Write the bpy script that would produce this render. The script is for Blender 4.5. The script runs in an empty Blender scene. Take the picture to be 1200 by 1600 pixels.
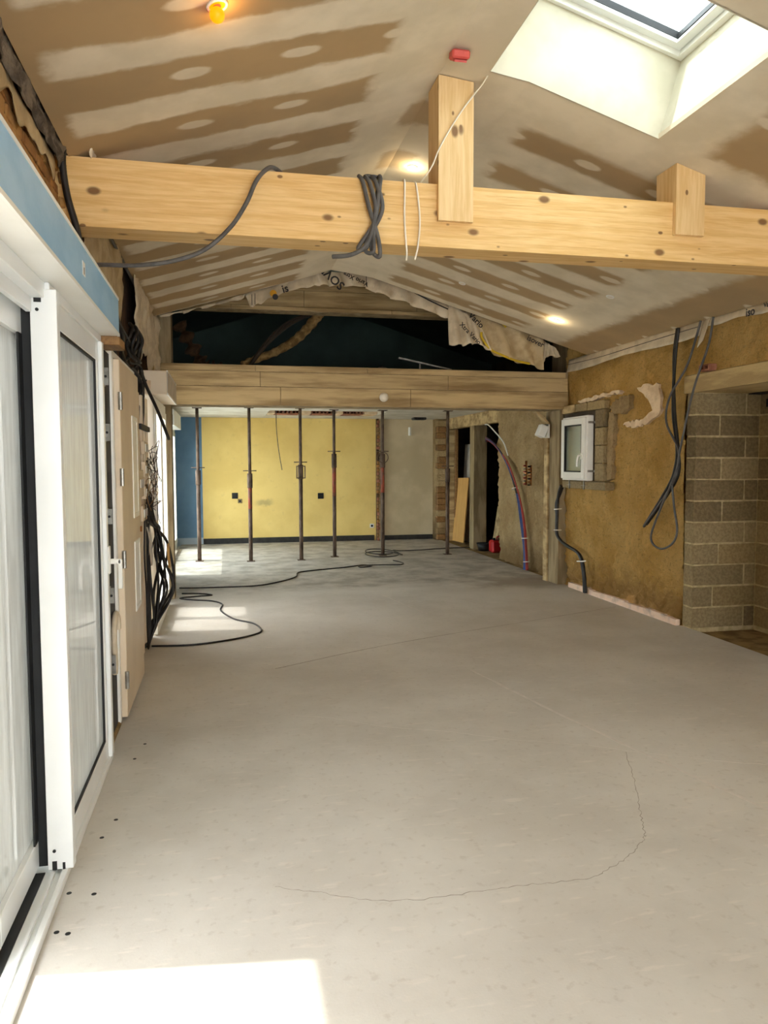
import bpy, bmesh, math, random
from mathutils import Vector, Matrix, noise as mn
random.seed(7)
S = bpy.context.scene
COL = S.collection
R = random.uniform

# ------------------------------------------------------------------ camera
FPX, YAW, PITCH, ROLL = 1170.39, 0.20940353, 0.06588005, 0.00229381
cy, sy, cp, sp = math.cos(YAW), math.sin(YAW), math.cos(PITCH), math.sin(PITCH)
fw = Vector((sy*cp, cy*cp, -sp)); rt = Vector((cy, -sy, 0)); dn = fw.cross(rt)
cr, sr = math.cos(ROLL), math.sin(ROLL)
rt, dn = cr*rt + sr*dn, -sr*rt + cr*dn
cd = bpy.data.cameras.new('camera'); cam = bpy.data.objects.new('camera', cd); COL.objects.link(cam)
cd.sensor_fit = 'VERTICAL'; cd.sensor_height = 36; cd.lens = FPX/1600*36; cd.clip_start = .02
mw = Matrix.Identity(4)
for i in range(3):
    mw[i][0], mw[i][1], mw[i][2] = rt[i], -dn[i], -fw[i]
mw[2][3] = 1.5
cam.matrix_world = mw; S.camera = cam

# ------------------------------------------------------------------ sky, sun, exposure
W = bpy.data.worlds.new('world'); S.world = W; W.use_nodes = True
bg = W.node_tree.nodes['Background']; bg.inputs[0].default_value = (.95, .975, 1.0, 1); bg.inputs[1].default_value = 3.6
sd = bpy.data.lights.new('sun', 'SUN'); sd.energy = 2.2; sd.angle = math.radians(.8); sd.color = (1, .96, .88)
so = bpy.data.objects.new('sun', sd); COL.objects.link(so)
so.rotation_euler = Vector((.436, -.055, -.896)).to_track_quat('-Z', 'Y').to_euler(); so.location = (-4, 2, 8)
vs = S.view_settings; vs.view_transform = 'Standard'; vs.look = 'None'; vs.gamma = 1; vs.exposure = 1.78; vs.use_curve_mapping = False
S.cycles.max_bounces = 14; S.cycles.diffuse_bounces = 10; S.cycles.glossy_bounces = 4
S.cycles.transmission_bounces = 8; S.cycles.transparent_max_bounces = 12

# ------------------------------------------------------------------ helpers: colour, materials
def lin(c):
    return tuple(((v/255)/12.92 if v/255 <= .04045 else ((v/255+.055)/1.055)**2.4) for v in c) + (1,)
class NB:
    def __init__(s, name):
        s.m = bpy.data.materials.new(name); s.m.use_nodes = True; s.t = s.m.node_tree
        s.bsdf = s.t.nodes['Principled BSDF']; s.out = s.t.nodes['Material Output']
        s.pos = s.n('ShaderNodeNewGeometry').outputs['Position']; s._xyz = None
    def n(s, t): return s.t.nodes.new(t)
    def l(s, a, b): s.t.links.new(a, b)
    def put(s, sock, v):
        if isinstance(v, bpy.types.NodeSocket): s.l(v, sock)
        elif isinstance(v, tuple) and len(v) == 3 and sock.type == 'RGBA': sock.default_value = lin(v)
        else: sock.default_value = v
    def xyz(s, i):
        if s._xyz is None:
            k = s.n('ShaderNodeSeparateXYZ'); s.l(s.pos, k.inputs[0]); s._xyz = k.outputs
        return s._xyz[i]
    def ma(s, op, a, b=0.0, c=0.0):
        k = s.n('ShaderNodeMath'); k.operation = op
        s.put(k.inputs[0], a); s.put(k.inputs[1], b); s.put(k.inputs[2], c)
        return k.outputs[0]
    def sm(s, v, a, b):                      # smooth 0..1 between a and b
        k = s.n('ShaderNodeMapRange'); k.interpolation_type = 'SMOOTHSTEP'
        s.put(k.inputs[0], v); k.inputs[1].default_value = min(a, b); k.inputs[2].default_value = max(a, b)
        k.inputs[3].default_value, k.inputs[4].default_value = (0, 1) if a < b else (1, 0)
        return k.outputs[0]
    def vec(s, stretch=(1, 1, 1)):
        k = s.n('ShaderNodeVectorMath'); k.operation = 'MULTIPLY'; s.l(s.pos, k.inputs[0]); k.inputs[1].default_value = stretch
        return k.outputs[0]
    def noise(s, scale, stretch=(1, 1, 1), detail=5, rough=.55, dist=0):
        k = s.n('ShaderNodeTexNoise'); s.l(s.vec(stretch), k.inputs['Vector']); k.inputs['Scale'].default_value = scale
        k.inputs['Detail'].default_value = detail; k.inputs['Roughness'].default_value = rough; k.inputs['Distortion'].default_value = dist
        return k.outputs[0]
    def voro(s, scale, stretch=(1, 1, 1)):
        k = s.n('ShaderNodeTexVoronoi'); s.l(s.vec(stretch), k.inputs['Vector']); k.inputs['Scale'].default_value = scale
        return k.outputs
    def mix(s, f, a, b):
        k = s.n('ShaderNodeMix'); k.data_type = 'RGBA'; s.put(k.inputs[0], f); s.put(k.inputs[6], a); s.put(k.inputs[7], b)
        return k.outputs[2]
    def bump(s, h, strength, dist=.01):
        k = s.n('ShaderNodeBump'); k.inputs['Strength'].default_value = strength; k.inputs['Distance'].default_value = dist
        s.put(k.inputs['Height'], h); s.l(k.outputs[0], s.bsdf.inputs['Normal'])
    def done(s, col, rough=.8, metal=0, spec=.4):
        s.put(s.bsdf.inputs['Base Color'], col); s.put(s.bsdf.inputs['Roughness'], rough)
        s.bsdf.inputs['Metallic'].default_value = metal; s.bsdf.inputs['Specular IOR Level'].default_value = spec
        return s.m
def mat(name, c1, c2=None, scale=6, rough=.8, bump=0, bscale=60, metal=0, stretch=(1, 1, 1), spec=.4, lo=.38, hi=.62, bd=.01, rnd=0):
    b = NB(name); c2 = c2 or tuple(int(v*.9) for v in c1)
    col = b.mix(b.sm(b.noise(scale, stretch), lo, hi), c1, c2)
    if rnd:
        oi = b.n('ShaderNodeObjectInfo'); hs = b.n('ShaderNodeHueSaturation'); b.l(col, hs.inputs['Color'])
        b.l(b.ma('ADD', 1-rnd, b.ma('MULTIPLY', oi.outputs['Random'], 2*rnd)), hs.inputs['Value']); col = hs.outputs[0]
    if bump: b.bump(b.noise(bscale, stretch), bump, bd)
    return b.done(col, rough, metal, spec)
def wood(name, c1, c2, ax=0, knots=True, rough=.6):
    b = NB(name); st = [9, 9, 9]; st[ax] = .55; st = tuple(st)
    g = b.noise(3.2, st, 6, .6, .6); f = b.noise(14, st, 3)
    k = b.ma('ADD', b.ma('MULTIPLY', g, .7), b.ma('MULTIPLY', f, .3))
    col = b.mix(b.sm(k, .36, .64), c1, c2)
    if knots:
        vst = [1, 1, 1]; vst[ax] = .6
        v = b.voro(7.5, tuple(vst)); col2 = b.ma('GREATER_THAN', b.ma('FRACT', b.ma('MULTIPLY', v['Color'], 7.3)), .35)
        kn = b.ma('MULTIPLY', b.sm(v['Distance'], .19, .09), col2)
        v2 = b.voro(15, tuple(vst)); kn = b.ma('MAXIMUM', kn, b.ma('MULTIPLY', b.sm(v2['Distance'], .17, .10), b.ma('GREATER_THAN', b.ma('FRACT', b.ma('MULTIPLY', v2['Color'], 9.1)), .72)))
        col = b.mix(b.ma('MULTIPLY', kn, .85), col, (104, 66, 34))
    b.bump(f, .15, .004)
    return b.done(col, rough)
def emit(name, c, strength):
    b = NB(name); b.bsdf.inputs['Emission Color'].default_value = lin(c); b.bsdf.inputs['Emission Strength'].default_value = strength
    return b.done(c, .5)
def thin_fresnel(b, ior):
    fr = b.n('ShaderNodeFresnel'); g = b.n('ShaderNodeNewGeometry')
    b.l(b.ma('ADD', ior, b.ma('MULTIPLY', g.outputs['Backfacing'], 1/ior-ior)), fr.inputs[0]); return fr
def glass(name, tint=(235, 240, 240)):
    b = NB(name); tr = b.n('ShaderNodeBsdfTransparent'); tr.inputs[0].default_value = lin(tint)
    gl = b.n('ShaderNodeBsdfGlossy'); gl.inputs['Roughness'].default_value = .02
    fr = thin_fresnel(b, 1.5); mx = b.n('ShaderNodeMixShader')
    b.l(fr.outputs[0], mx.inputs[0]); b.l(tr.outputs[0], mx.inputs[1]); b.l(gl.outputs[0], mx.inputs[2]); b.l(mx.outputs[0], b.out.inputs[0])
    return b.m
def film_glass(name, c1, c2, transl, clear=0):
    b = NB(name); col = b.mix(b.sm(b.noise(5, (6, 6, .8), 7, .65), .35, .68), c1, c2)
    df = b.n('ShaderNodeBsdfDiffuse'); tl = b.n('ShaderNodeBsdfTranslucent'); b.l(col, df.inputs[0]); b.l(col, tl.inputs[0])
    m1 = b.n('ShaderNodeMixShader'); m1.inputs[0].default_value = transl; b.l(df.outputs[0], m1.inputs[1]); b.l(tl.outputs[0], m1.inputs[2])
    gl = b.n('ShaderNodeBsdfGlossy'); gl.inputs['Roughness'].default_value = .03
    fr = thin_fresnel(b, 1.35); m2 = b.n('ShaderNodeMixShader'); base = m1.outputs[0]
    if clear:
        tr = b.n('ShaderNodeBsdfTransparent'); m3 = b.n('ShaderNodeMixShader'); m3.inputs[0].default_value = clear
        b.l(base, m3.inputs[1]); b.l(tr.outputs[0], m3.inputs[2]); base = m3.outputs[0]
    b.l(fr.outputs[0], m2.inputs[0]); b.l(base, m2.inputs[1]); b.l(gl.outputs[0], m2.inputs[2]); b.l(m2.outputs[0], b.out.inputs[0])
    return b.m

# ------------------------------------------------------------------ helpers: geometry
def spline(pts, sub=8):
    P = [Vector(p) for p in pts]; out = []
    if len(P) < 3: return P
    for i in range(len(P)-1):
        a, b, c, d = P[max(i-1, 0)], P[i], P[i+1], P[min(i+2, len(P)-1)]
        for k in range(sub):
            t = k/sub
            out.append(.5*((2*b) + (c-a)*t + (2*a-5*b+4*c-d)*t*t + (3*b-a-3*c+d)*t**3))
    return out + [P[-1]]
class MB:
    def __init__(s): s.v = []; s.f = []
    def add(s, vs, fs):
        o = len(s.v); s.v += [tuple(v) for v in vs]; s.f += [tuple(i+o for i in f) for f in fs]; return s
    def box(s, x0, y0, z0, x1, y1, z1, c=0, M=None):
        b = bmesh.new(); bmesh.ops.create_cube(b, size=1)
        for v in b.verts: v.co = Vector(((x0+x1)/2+v.co.x*(x1-x0), (y0+y1)/2+v.co.y*(y1-y0), (z0+z1)/2+v.co.z*(z1-z0)))
        if c: bmesh.ops.bevel(b, geom=b.edges[:], offset=c, segments=1, affect='EDGES', profile=.5)
        if M: b.transform(M)
        b.verts.index_update(); s.add([v.co[:] for v in b.verts], [[v.index for v in f.verts] for f in b.faces]); b.free(); return s
    def tube(s, pts, r, n=8, smooth=True, sub=8, caps=True):
        P = spline(pts, sub) if smooth else [Vector(p) for p in pts]
        rr = r if isinstance(r, (list, tuple)) else [r]*len(P)
        if len(rr) != len(P): rr = [rr[0]+(rr[-1]-rr[0])*i/(len(P)-1) for i in range(len(P))]
        t0 = (P[1]-P[0]).normalized(); up = Vector((0, 0, 1)) if abs(t0.z) < .9 else Vector((1, 0, 0))
        nx = t0.cross(up).normalized(); V = []; F = []
        for i, p in enumerate(P):
            t = (P[min(i+1, len(P)-1)]-P[max(i-1, 0)])
            if t.length < 1e-9: t = t0
            t.normalize(); nx = nx - t*nx.dot(t)
            nx = nx.normalized() if nx.length > 1e-6 else t.orthogonal().normalized()
            ny = t.cross(nx)
            V += [p + (nx*math.cos(2*math.pi*k/n)+ny*math.sin(2*math.pi*k/n))*rr[i] for k in range(n)]
        for i in range(len(P)-1):
            for k in range(n): F.append((i*n+k, i*n+(k+1) % n, (i+1)*n+(k+1) % n, (i+1)*n+k))
        if caps: F += [tuple(range(n))[::-1], tuple(range((len(P)-1)*n, len(P)*n))]
        return s.add(V, F)
    def cyl(s, a, b, r, n=16): return s.tube([a, b], r, n, False)
    def ring(s, c, axis, Rr, r, n=20, m=6):
        ax = Vector(axis).normalized(); u = ax.orthogonal().normalized(); w = ax.cross(u); V = []; F = []
        for i in range(n):
            a = 2*math.pi*i/n; d = u*math.cos(a)+w*math.sin(a)
            for k in range(m):
                q = 2*math.pi*k/m; V.append(Vector(c)+d*(Rr+r*math.cos(q))+ax*(r*math.sin(q)))
        for i in range(n):
            for k in range(m): F.append((i*m+k, ((i+1) % n)*m+k, ((i+1) % n)*m+(k+1) % m, i*m+(k+1) % m))
        return s.add(V, F)
    def prism(s, poly, d0, d1, axis):        # polygon in the two other axes, extruded d0..d1 on axis
        def P(a, b, d): return {0: (d, a, b), 1: (a, d, b), 2: (a, b, d)}[axis]
        n = len(poly); V = [P(a, b, d0) for a, b in poly]+[P(a, b, d1) for a, b in poly]
        return s.add(V, [tuple(range(n)), tuple(range(2*n-1, n-1, -1))]+[(i, (i+1) % n, n+(i+1) % n, n+i) for i in range(n)])
    def grid(s, fn, nu, nv):
        V = [fn(i/nu, j/nv) for j in range(nv+1) for i in range(nu+1)]
        F = [(j*(nu+1)+i, j*(nu+1)+i+1, (j+1)*(nu+1)+i+1, (j+1)*(nu+1)+i) for j in range(nv) for i in range(nu)]
        return s.add(V, F)
    def mesh(s, name, m, smooth=False):
        me = bpy.data.meshes.new(name); me.from_pydata(s.v, [], s.f); me.materials.append(m)
        b = bmesh.new(); b.from_mesh(me); bmesh.ops.recalc_face_normals(b, faces=b.faces[:]); b.to_mesh(me); b.free()
        if smooth:
            for p in me.polygons: p.use_smooth = True
        me.update(); return me
    def build(s, name, m, parent=None, smooth=False, world=False):
        if parent is not None: off = wloc(parent)
        elif world: off = Vector((0, 0, 0))
        else:
            xs, ys, zs = zip(*s.v); off = Vector(((min(xs)+max(xs))/2, (min(ys)+max(ys))/2, min(zs)))
        s.v = [(v[0]-off.x, v[1]-off.y, v[2]-off.z) for v in s.v]
        o = bpy.data.objects.new(name, s.mesh(name, m, smooth)); COL.objects.link(o)
        if parent is not None: o.parent = parent
        else: o.location = off
        return o
def wloc(o):
    v = Vector((0, 0, 0))
    while o is not None: v += o.location; o = o.parent
    return v
def tag(o, label=None, cat=None, group=None, kind=None):
    if label: o['label'] = label
    if cat: o['category'] = cat
    if group: o['group'] = group
    if kind: o['kind'] = kind
    return o
def thing(name, loc, label, cat, group=None, kind=None):
    o = bpy.data.objects.new(name, None); COL.objects.link(o); o.location = loc; o.empty_display_size = .1
    return tag(o, label, cat, group, kind)
def struct(mb, name, m, label, cat, smooth=False):
    return tag(mb.build(name, m, None, smooth, True), label, cat, kind='structure')
def piece(mesh, name, loc, parent, rot=None):
    o = bpy.data.objects.new(name, mesh); COL.objects.link(o); o.parent = parent; o.location = Vector(loc)-wloc(parent)
    if rot: o.rotation_euler = rot
    return o
def cable(name, pts, r, m, label, cat='cable', group=None, n=8):
    return tag(MB().tube(pts, r, n).build(name, m, None, True), label, cat, group)
def text(body, size, M, m, parent, ext=.0006):
    cu = bpy.data.curves.new('print', 'FONT'); cu.body = body; cu.size = size; cu.extrude = ext; cu.offset = size*.02; cu.resolution_u = 3
    o = bpy.data.objects.new('print', cu); COL.objects.link(o)
    bpy.context.view_layer.update(); dg = bpy.context.evaluated_depsgraph_get()
    me = bpy.data.meshes.new_from_object(o.evaluated_get(dg)); bpy.data.objects.remove(o)
    off = wloc(parent); me.transform(Matrix.Translation(-off) @ M); me.materials.clear(); me.materials.append(m)
    p = bpy.data.objects.new('print', me); COL.objects.link(p); p.parent = parent
    return p

# ------------------------------------------------------------------ materials
def ceiling_mat():
    b = NB('plasterboard_with_joint_compound'); X, Y = b.xyz(0), b.xyz(1)
    n1 = b.ma('SUBTRACT', b.noise(5, (1, 1, 1), 6, .6), .5); n2 = b.ma('SUBTRACT', b.noise(2.2, (.6, 3, 1), 4), .5)
    per = .487
    def stripes(ph):
        t = b.ma('FRACT', b.ma('ADD', b.ma('DIVIDE', b.ma('SUBTRACT', Y, ph), per), .5))
        return b.ma('MULTIPLY', b.ma('ABSOLUTE', b.ma('SUBTRACT', t, .5)), per)
    def wob(d, k1=.09, k2=.12): return b.ma('ADD', d, b.ma('ADD', b.ma('MULTIPLY', n1, k1), b.ma('MULTIPLY', n2, k2)))
    def spots(yph, xph, xp):
        dy = stripes(yph); t = b.ma('FRACT', b.ma('ADD', b.ma('DIVIDE', b.ma('SUBTRACT', X, xph), xp), .5))
        dx = b.ma('MULTIPLY', b.ma('ABSOLUTE', b.ma('SUBTRACT', t, .5)), xp)
        d = b.ma('SQRT', b.ma('ADD', b.ma('POWER', b.ma('DIVIDE', dx, .085), 2), b.ma('POWER', b.ma('DIVIDE', dy, .042), 2)))
        return b.sm(b.ma('ADD', d, b.ma('MULTIPLY', n1, .9)), 1.15, .75)
    xw = b.ma('ADD', X, b.ma('MULTIPLY', n1, .16))
    left = b.ma('MULTIPLY', b.sm(wob(stripes(3.12)), .125, .085), b.sm(xw, -.66, -.60))
    left = b.ma('MAXIMUM', left, b.sm(xw, .72, .80))
    left = b.ma('MAXIMUM', left, b.ma('MULTIPLY', b.ma('MULTIPLY', spots(3.345, -.11, .46), b.sm(X, -.35, -.3)), .9))
    # right slope: bare board stripes, seams around the skylight and along the eave
    dark = b.sm(wob(stripes(4.25), .07, .10), .15, .09)
    dark = b.ma('MULTIPLY', dark, b.ma('MULTIPLY', b.sm(xw, 1.66, 1.76), b.sm(xw, 3.24, 3.14)))
    dark = b.ma('MULTIPLY', dark, b.sm(b.ma('ADD', Y, b.ma('MULTIPLY', n1, .1)), 3.98, 4.05))
    yw = b.ma('ADD', Y, b.ma('MULTIPLY', n1, .2))
    dark = b.ma('MAXIMUM', dark, b.sm(xw, 3.60, 3.72))
    dark = b.ma('MAXIMUM', dark, b.ma('MULTIPLY', b.ma('MULTIPLY', b.sm(xw, 2.50, 2.62), b.sm(xw, 3.4, 3.25)), b.sm(yw, 3.76, 3.66)))
    dark = b.ma('MULTIPLY', dark, b.ma('SUBTRACT', 1.0, b.ma('MULTIPLY', spots(4.25, 2.15, .48), .85)))
    side = b.ma('GREATER_THAN', X, 1.10)
    comp = b.ma('ADD', b.ma('MULTIPLY', b.ma('SUBTRACT', 1.0, side), left), b.ma('MULTIPLY', side, b.ma('SUBTRACT', 1.0, dark)))
    ty = b.ma('ABSOLUTE', b.ma('SUBTRACT', b.ma('FRACT', b.ma('ADD', b.ma('DIVIDE', b.ma('SUBTRACT', yw, 4.28), .68), .5)), .5))
    pt = b.ma('MULTIPLY', b.ma('MULTIPLY', b.sm(b.ma('ABSOLUTE', b.ma('SUBTRACT', xw, 1.14)), .14, .09), b.sm(ty, .26, .16)), b.ma('MULTIPLY', b.sm(Y, 4.0, 4.08), b.sm(Y, 5.3, 5.2)))
    comp = b.ma('MULTIPLY', comp, b.ma('SUBTRACT', 1.0, b.ma('MULTIPLY', pt, .75)))
    board = b.mix(b.sm(b.noise(1.6), .35, .65), (176, 150, 110), (163, 140, 104))
    cmp = b.mix(b.sm(b.noise(3.3), .35, .65), (222, 211, 187), (208, 197, 172))
    b.bump(comp, .08, .004)
    return b.done(b.mix(comp, board, cmp), .85)
def floor_mat():
    b = NB('floor_concrete'); Y, X = b.xyz(1), b.xyz(0)
    col = b.mix(b.sm(b.noise(1.1, (1, 1, 1), 8, .62), .34, .66), (205, 202, 194), (191, 187, 178))
    col = b.mix(b.ma('MULTIPLY', b.sm(b.noise(26, (1, 1, 1), 4), .56, .72), .35), col, (168, 159, 147))
    col = b.mix(b.ma('MULTIPLY', b.sm(b.noise(7, (1, 4, 1), 5), .58, .7), .35), col, (222, 214, 203))
    n = b.ma('MULTIPLY', b.ma('SUBTRACT', b.noise(2.5), .5), 1.2)
    far = b.sm(b.ma('ADD', Y, n), 8.55, 9.2)
    old = b.mix(b.sm(b.noise(3, (1, 1, 1), 8, .65), .36, .64), (186, 180, 170), (148, 142, 132))
    col = b.mix(far, col, old)
    damp = b.ma('MULTIPLY', b.sm(b.ma('ADD', X, n), 2.9, 3.5), b.ma('MULTIPLY', b.sm(b.ma('ADD', Y, b.ma('MULTIPLY', n, .4)), 8.2, 8.55), b.sm(b.ma('ADD', Y, b.ma('MULTIPLY', n, .4)), 9.25, 8.9)))
    col = b.mix(b.ma('MULTIPLY', damp, .6), col, (112, 92, 66))
    b.bump(b.noise(110, (1, 1, 1), 3), .25, .002)
    return b.done(col, b.ma('ADD', .5, b.ma('MULTIPLY', b.noise(4), .25)), 0, .35)
def earth_mat(name, c1, c2, c3):
    b = NB(name); Z = b.xyz(2)
    col = b.mix(b.sm(b.noise(2.2, (1, 1, 1), 8, .62), .36, .64), c1, c2)
    col = b.mix(b.ma('MULTIPLY', b.sm(b.noise(24, (1, 1, 1.6), 6, .7), .54, .66), .5), col, c3)
    col = b.mix(b.ma('MULTIPLY', b.sm(b.noise(6.5, (1, 1, .7), 7, .6), .55, .66), .45), col, tuple(min(255, int(v*1.08)) for v in c1))
    low = b.sm(b.ma('ADD', Z, b.ma('MULTIPLY', b.noise(5), .5)), .72, .35)
    col = b.mix(b.ma('MULTIPLY', low, .75), col, c3)
    col = b.mix(b.ma('MULTIPLY', b.sm(b.noise(48, (1, 1, 1), 3), .66, .72), .4), col, (226, 204, 160))
    pit = b.sm(b.noise(30, (1, 1, 1.4), 6, .7), .40, .30)
    col = b.mix(b.ma('MULTIPLY', pit, .4), col, tuple(int(v*.55) for v in c3))
    h = b.ma('ADD', b.noise(38, (1, 1, 1), 9, .75), b.ma('MULTIPLY', b.noise(12, (1, 1, 1), 5), .8))
    b.bump(h, 1.0, .05)
    return b.done(col, .95, 0, .15)
def backwall_mat():
    b = NB('painted_plaster'); X = b.xyz(0); Z = b.xyz(2)
    yel = b.mix(b.sm(b.noise(1.5), .35, .65), (232, 204, 126), (220, 190, 112))
    yel = b.mix(b.ma('MULTIPLY', b.sm(b.noise(9, (1, 1, 1), 7), .6, .72), .3), yel, (198, 172, 112))
    st = b.ma('MULTIPLY', b.sm(b.ma('ABSOLUTE', b.ma('SUBTRACT', X, .72)), .22, .05), b.sm(b.ma('ABSOLUTE', b.ma('SUBTRACT', b.ma('ADD', Z, b.ma('MULTIPLY', b.noise(6), .2)), .86)), .09, .02))
    yel = b.mix(b.ma('MULTIPLY', st, .5), yel, (120, 108, 80))
    bei = b.mix(b.sm(b.noise(1.8), .35, .65), (208, 192, 158), (188, 172, 138))
    blu = b.mix(b.sm(b.noise(2.5), .3, .7), (108, 142, 170), (92, 126, 156))
    blu = b.mix(b.sm(Z, .13, .11), blu, (176, 190, 200))
    col = b.mix(b.ma('GREATER_THAN', X, -.40), blu, yel); col = b.mix(b.ma('GREATER_THAN', X, 2.88), col, bei)
    b.bump(b.noise(40), .15, .004)
    return b.done(col, .8)
def film_blue_mat():
    b = NB('blue_protective_film'); col = b.mix(b.sm(b.noise(4, (1, 1, 2), 6), .3, .7), (158, 198, 226), (138, 184, 218))
    return b.done(col, .45)
MT = {}
MT['ceiling'] = ceiling_mat(); MT['floor'] = floor_mat(); MT['back'] = backwall_mat(); MT['blue'] = film_blue_mat()
MT['earth'] = earth_mat('rammed_earth', (230, 190, 116), (214, 170, 94), (162, 126, 76))
MT['earth2'] = earth_mat('rough_rubble_render', (206, 180, 134), (184, 156, 110), (142, 116, 80))
MT['pine'] = wood('glulam_pine', (232, 198, 138), (214, 172, 106), 0); MT['pinez'] = wood('pine_post', (232, 202, 150), (216, 180, 122), 2)
MT['boardc'] = mat('board_marked_concrete', (198, 174, 128), (142, 118, 80), 2.2, .9, .4, 30, stretch=(.5, 3, 5), lo=.34, hi=.66, rnd=.06)
MT['postc'] = mat('old_concrete_post', (160, 142, 108), (128, 110, 80), 3, .9, .4, 40, stretch=(3, 3, .6))
MT['plywood'] = wood('plywood', (214, 172, 104), (196, 150, 84), 2, False)
MT['rawwood'] = wood('raw_timber', (150, 112, 66), (120, 86, 48), 1, False)
MT['white'] = mat('white_pvc', (236, 236, 230), (230, 230, 224), 3, .35, spec=.5)
MT['whitem'] = mat('white_lacquered_aluminium', (230, 233, 232), (224, 227, 226), 3, .3, spec=.5)
MT['cream'] = mat('cream_pvc', (222, 206, 180), (214, 197, 170), 3, .45)
MT['shaft'] = mat('skylight_shaft_plaster', (200, 194, 174), (184, 178, 156), 2.5, .85)
MT['black'] = mat('black_rubber', (22, 24, 25), (14, 15, 16), 8, .55)
MT['blackp'] = mat('black_cable_sheath', (34, 31, 30), (22, 20, 20), 12, .45)
MT['grey'] = mat('grey_conduit', (92, 90, 88), (76, 74, 72), 14, .5)
MT['greyl'] = mat('light_grey_wire', (196, 188, 176), (180, 172, 160), 10, .5)
MT['whitec'] = mat('white_cord', (232, 224, 206), (220, 212, 194), 10, .6)
MT['steel'] = mat('zinc_steel', (170, 168, 160), (140, 138, 130), 20, .35, metal=.9)
MT['rust'] = mat('rusty_steel', (112, 92, 78), (78, 62, 52), 16, .7, .4, 70, metal=.2, stretch=(1, 1, .4))
MT['redp'] = mat('worn_red_paint', (158, 74, 52), (116, 72, 58), 14, .6, .3, 80, stretch=(1, 1, .4), lo=.42, hi=.6)
MT['red'] = mat('red_plastic', (196, 40, 44), (170, 30, 34), 6, .4)
MT['redbox'] = mat('coral_plastic', (214, 92, 82), (198, 78, 70), 8, .5)
MT['orange'] = mat('clay_brick_red', (166, 112, 86), (138, 88, 66), 14, .9, .4)
MT['brick'] = mat('old_brown_brick', (164, 118, 66), (132, 90, 48), 9, .95, .6, 50, rnd=.16)
MT['brick2'] = mat('old_ochre_brick', (178, 136, 78), (146, 104, 58), 9, .95, .6, 50, rnd=.16)
MT['mortar'] = mat('dark_mortar', (84, 60, 36), (58, 40, 24), 12, .95, .6, 50)
MT['blk1'] = mat('concrete_block_grey', (156, 138, 102), (138, 121, 88), 40, .95, .8, 90, rnd=.16)
MT['blk2'] = mat('concrete_block_dark', (136, 118, 86), (118, 102, 74), 40, .95, .8, 90, rnd=.16)
MT['blk3'] = mat('concrete_block_ochre', (158, 138, 98), (140, 120, 84), 40, .95, .8, 90, rnd=.16)
MT['joint'] = mat('pale_mortar', (198, 180, 138), (176, 158, 116), 20, .95, .7, 60)
MT['plaster'] = mat('broken_plaster', (228, 205, 172), (206, 180, 146), 9, .9, .4)
MT['plinth'] = mat('pink_white_plinth', (232, 206, 184), (176, 160, 146), 7, .85, .3, 50, lo=.45, hi=.75)
MT['lintel'] = mat('cast_lintel', (198, 174, 124), (170, 146, 100), 4, .9, .4, 50, stretch=(1, .5, 3))
MT['skirt'] = mat('dark_skirting', (44, 42, 38), (30, 28, 26), 12, .6)
MT['membrane'] = mat('vapour_membrane', (216, 202, 176), (196, 182, 156), 7, .6, .4, 30)
MT['membrane2'] = mat('vapour_membrane_back', (190, 172, 136), (168, 148, 112), 7, .6, .4, 30)
MT['yellow'] = mat('yellow_edge_tape', (206, 178, 40), (184, 156, 32), 8, .6)
MT['ink'] = mat('print_ink', (44, 42, 46), (34, 32, 36), 8, .7)
MT['inky'] = mat('print_ink_yellow', (212, 160, 44), (200, 148, 36), 8, .7)
MT['wool'] = mat('mineral_wool', (160, 132, 86), (116, 92, 56), 12, .95, 1, 60)
MT['greywool'] = mat('grey_fibre_felt', (120, 110, 96), (70, 62, 54), 12, .95, 1, 50)
MT['teal'] = mat('dark_roof_underlay', (60, 78, 72), (46, 62, 58), 1.2, .8)
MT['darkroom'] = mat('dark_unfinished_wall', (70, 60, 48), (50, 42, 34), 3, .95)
MT['dirt'] = mat('dirt_floor', (150, 126, 82), (110, 88, 54), 6, .95, .8, 40)
MT['ground'] = mat('pale_terrace', (214, 208, 196), (200, 194, 182), 2, .9)
MT['render'] = mat('outside_render', (208, 196, 172), (196, 184, 160), 2, .9)
MT['crack'] = mat('crack_dust', (160, 153, 143), (140, 133, 122), 30, .95)
MT['cracklt'] = mat('filled_score', (212, 207, 199), (204, 198, 190), 20, .95)
MT['bluep'] = mat('blue_pex', (54, 84, 150), (44, 70, 130), 8, .45); MT['redpx'] = mat('red_pex', (170, 66, 60), (150, 54, 50), 8, .45)
MT['brass'] = mat('brass', (188, 132, 84), (160, 104, 62), 14, .35, metal=.9)
MT['slabw'] = mat('white_painted_slab', (214, 210, 200), (196, 190, 178), 3, .9)
MT['glass'] = glass('clear_glass'); MT['film'] = film_glass('filmed_glass', (200, 202, 200), (186, 187, 184), .48)
MT['film2'] = film_glass('frosted_pane', (240, 238, 236), (230, 228, 224), .8, .55)
MT['warm'] = emit('warm_lamp_glow', (255, 214, 150), 18); MT['amber'] = emit('amber_bulb_glow', (255, 105, 0), .9)
MT['wallplain'] = mat('bare_wall', (186, 160, 116), (164, 138, 96), 3, .95, .4, 40)

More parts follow.
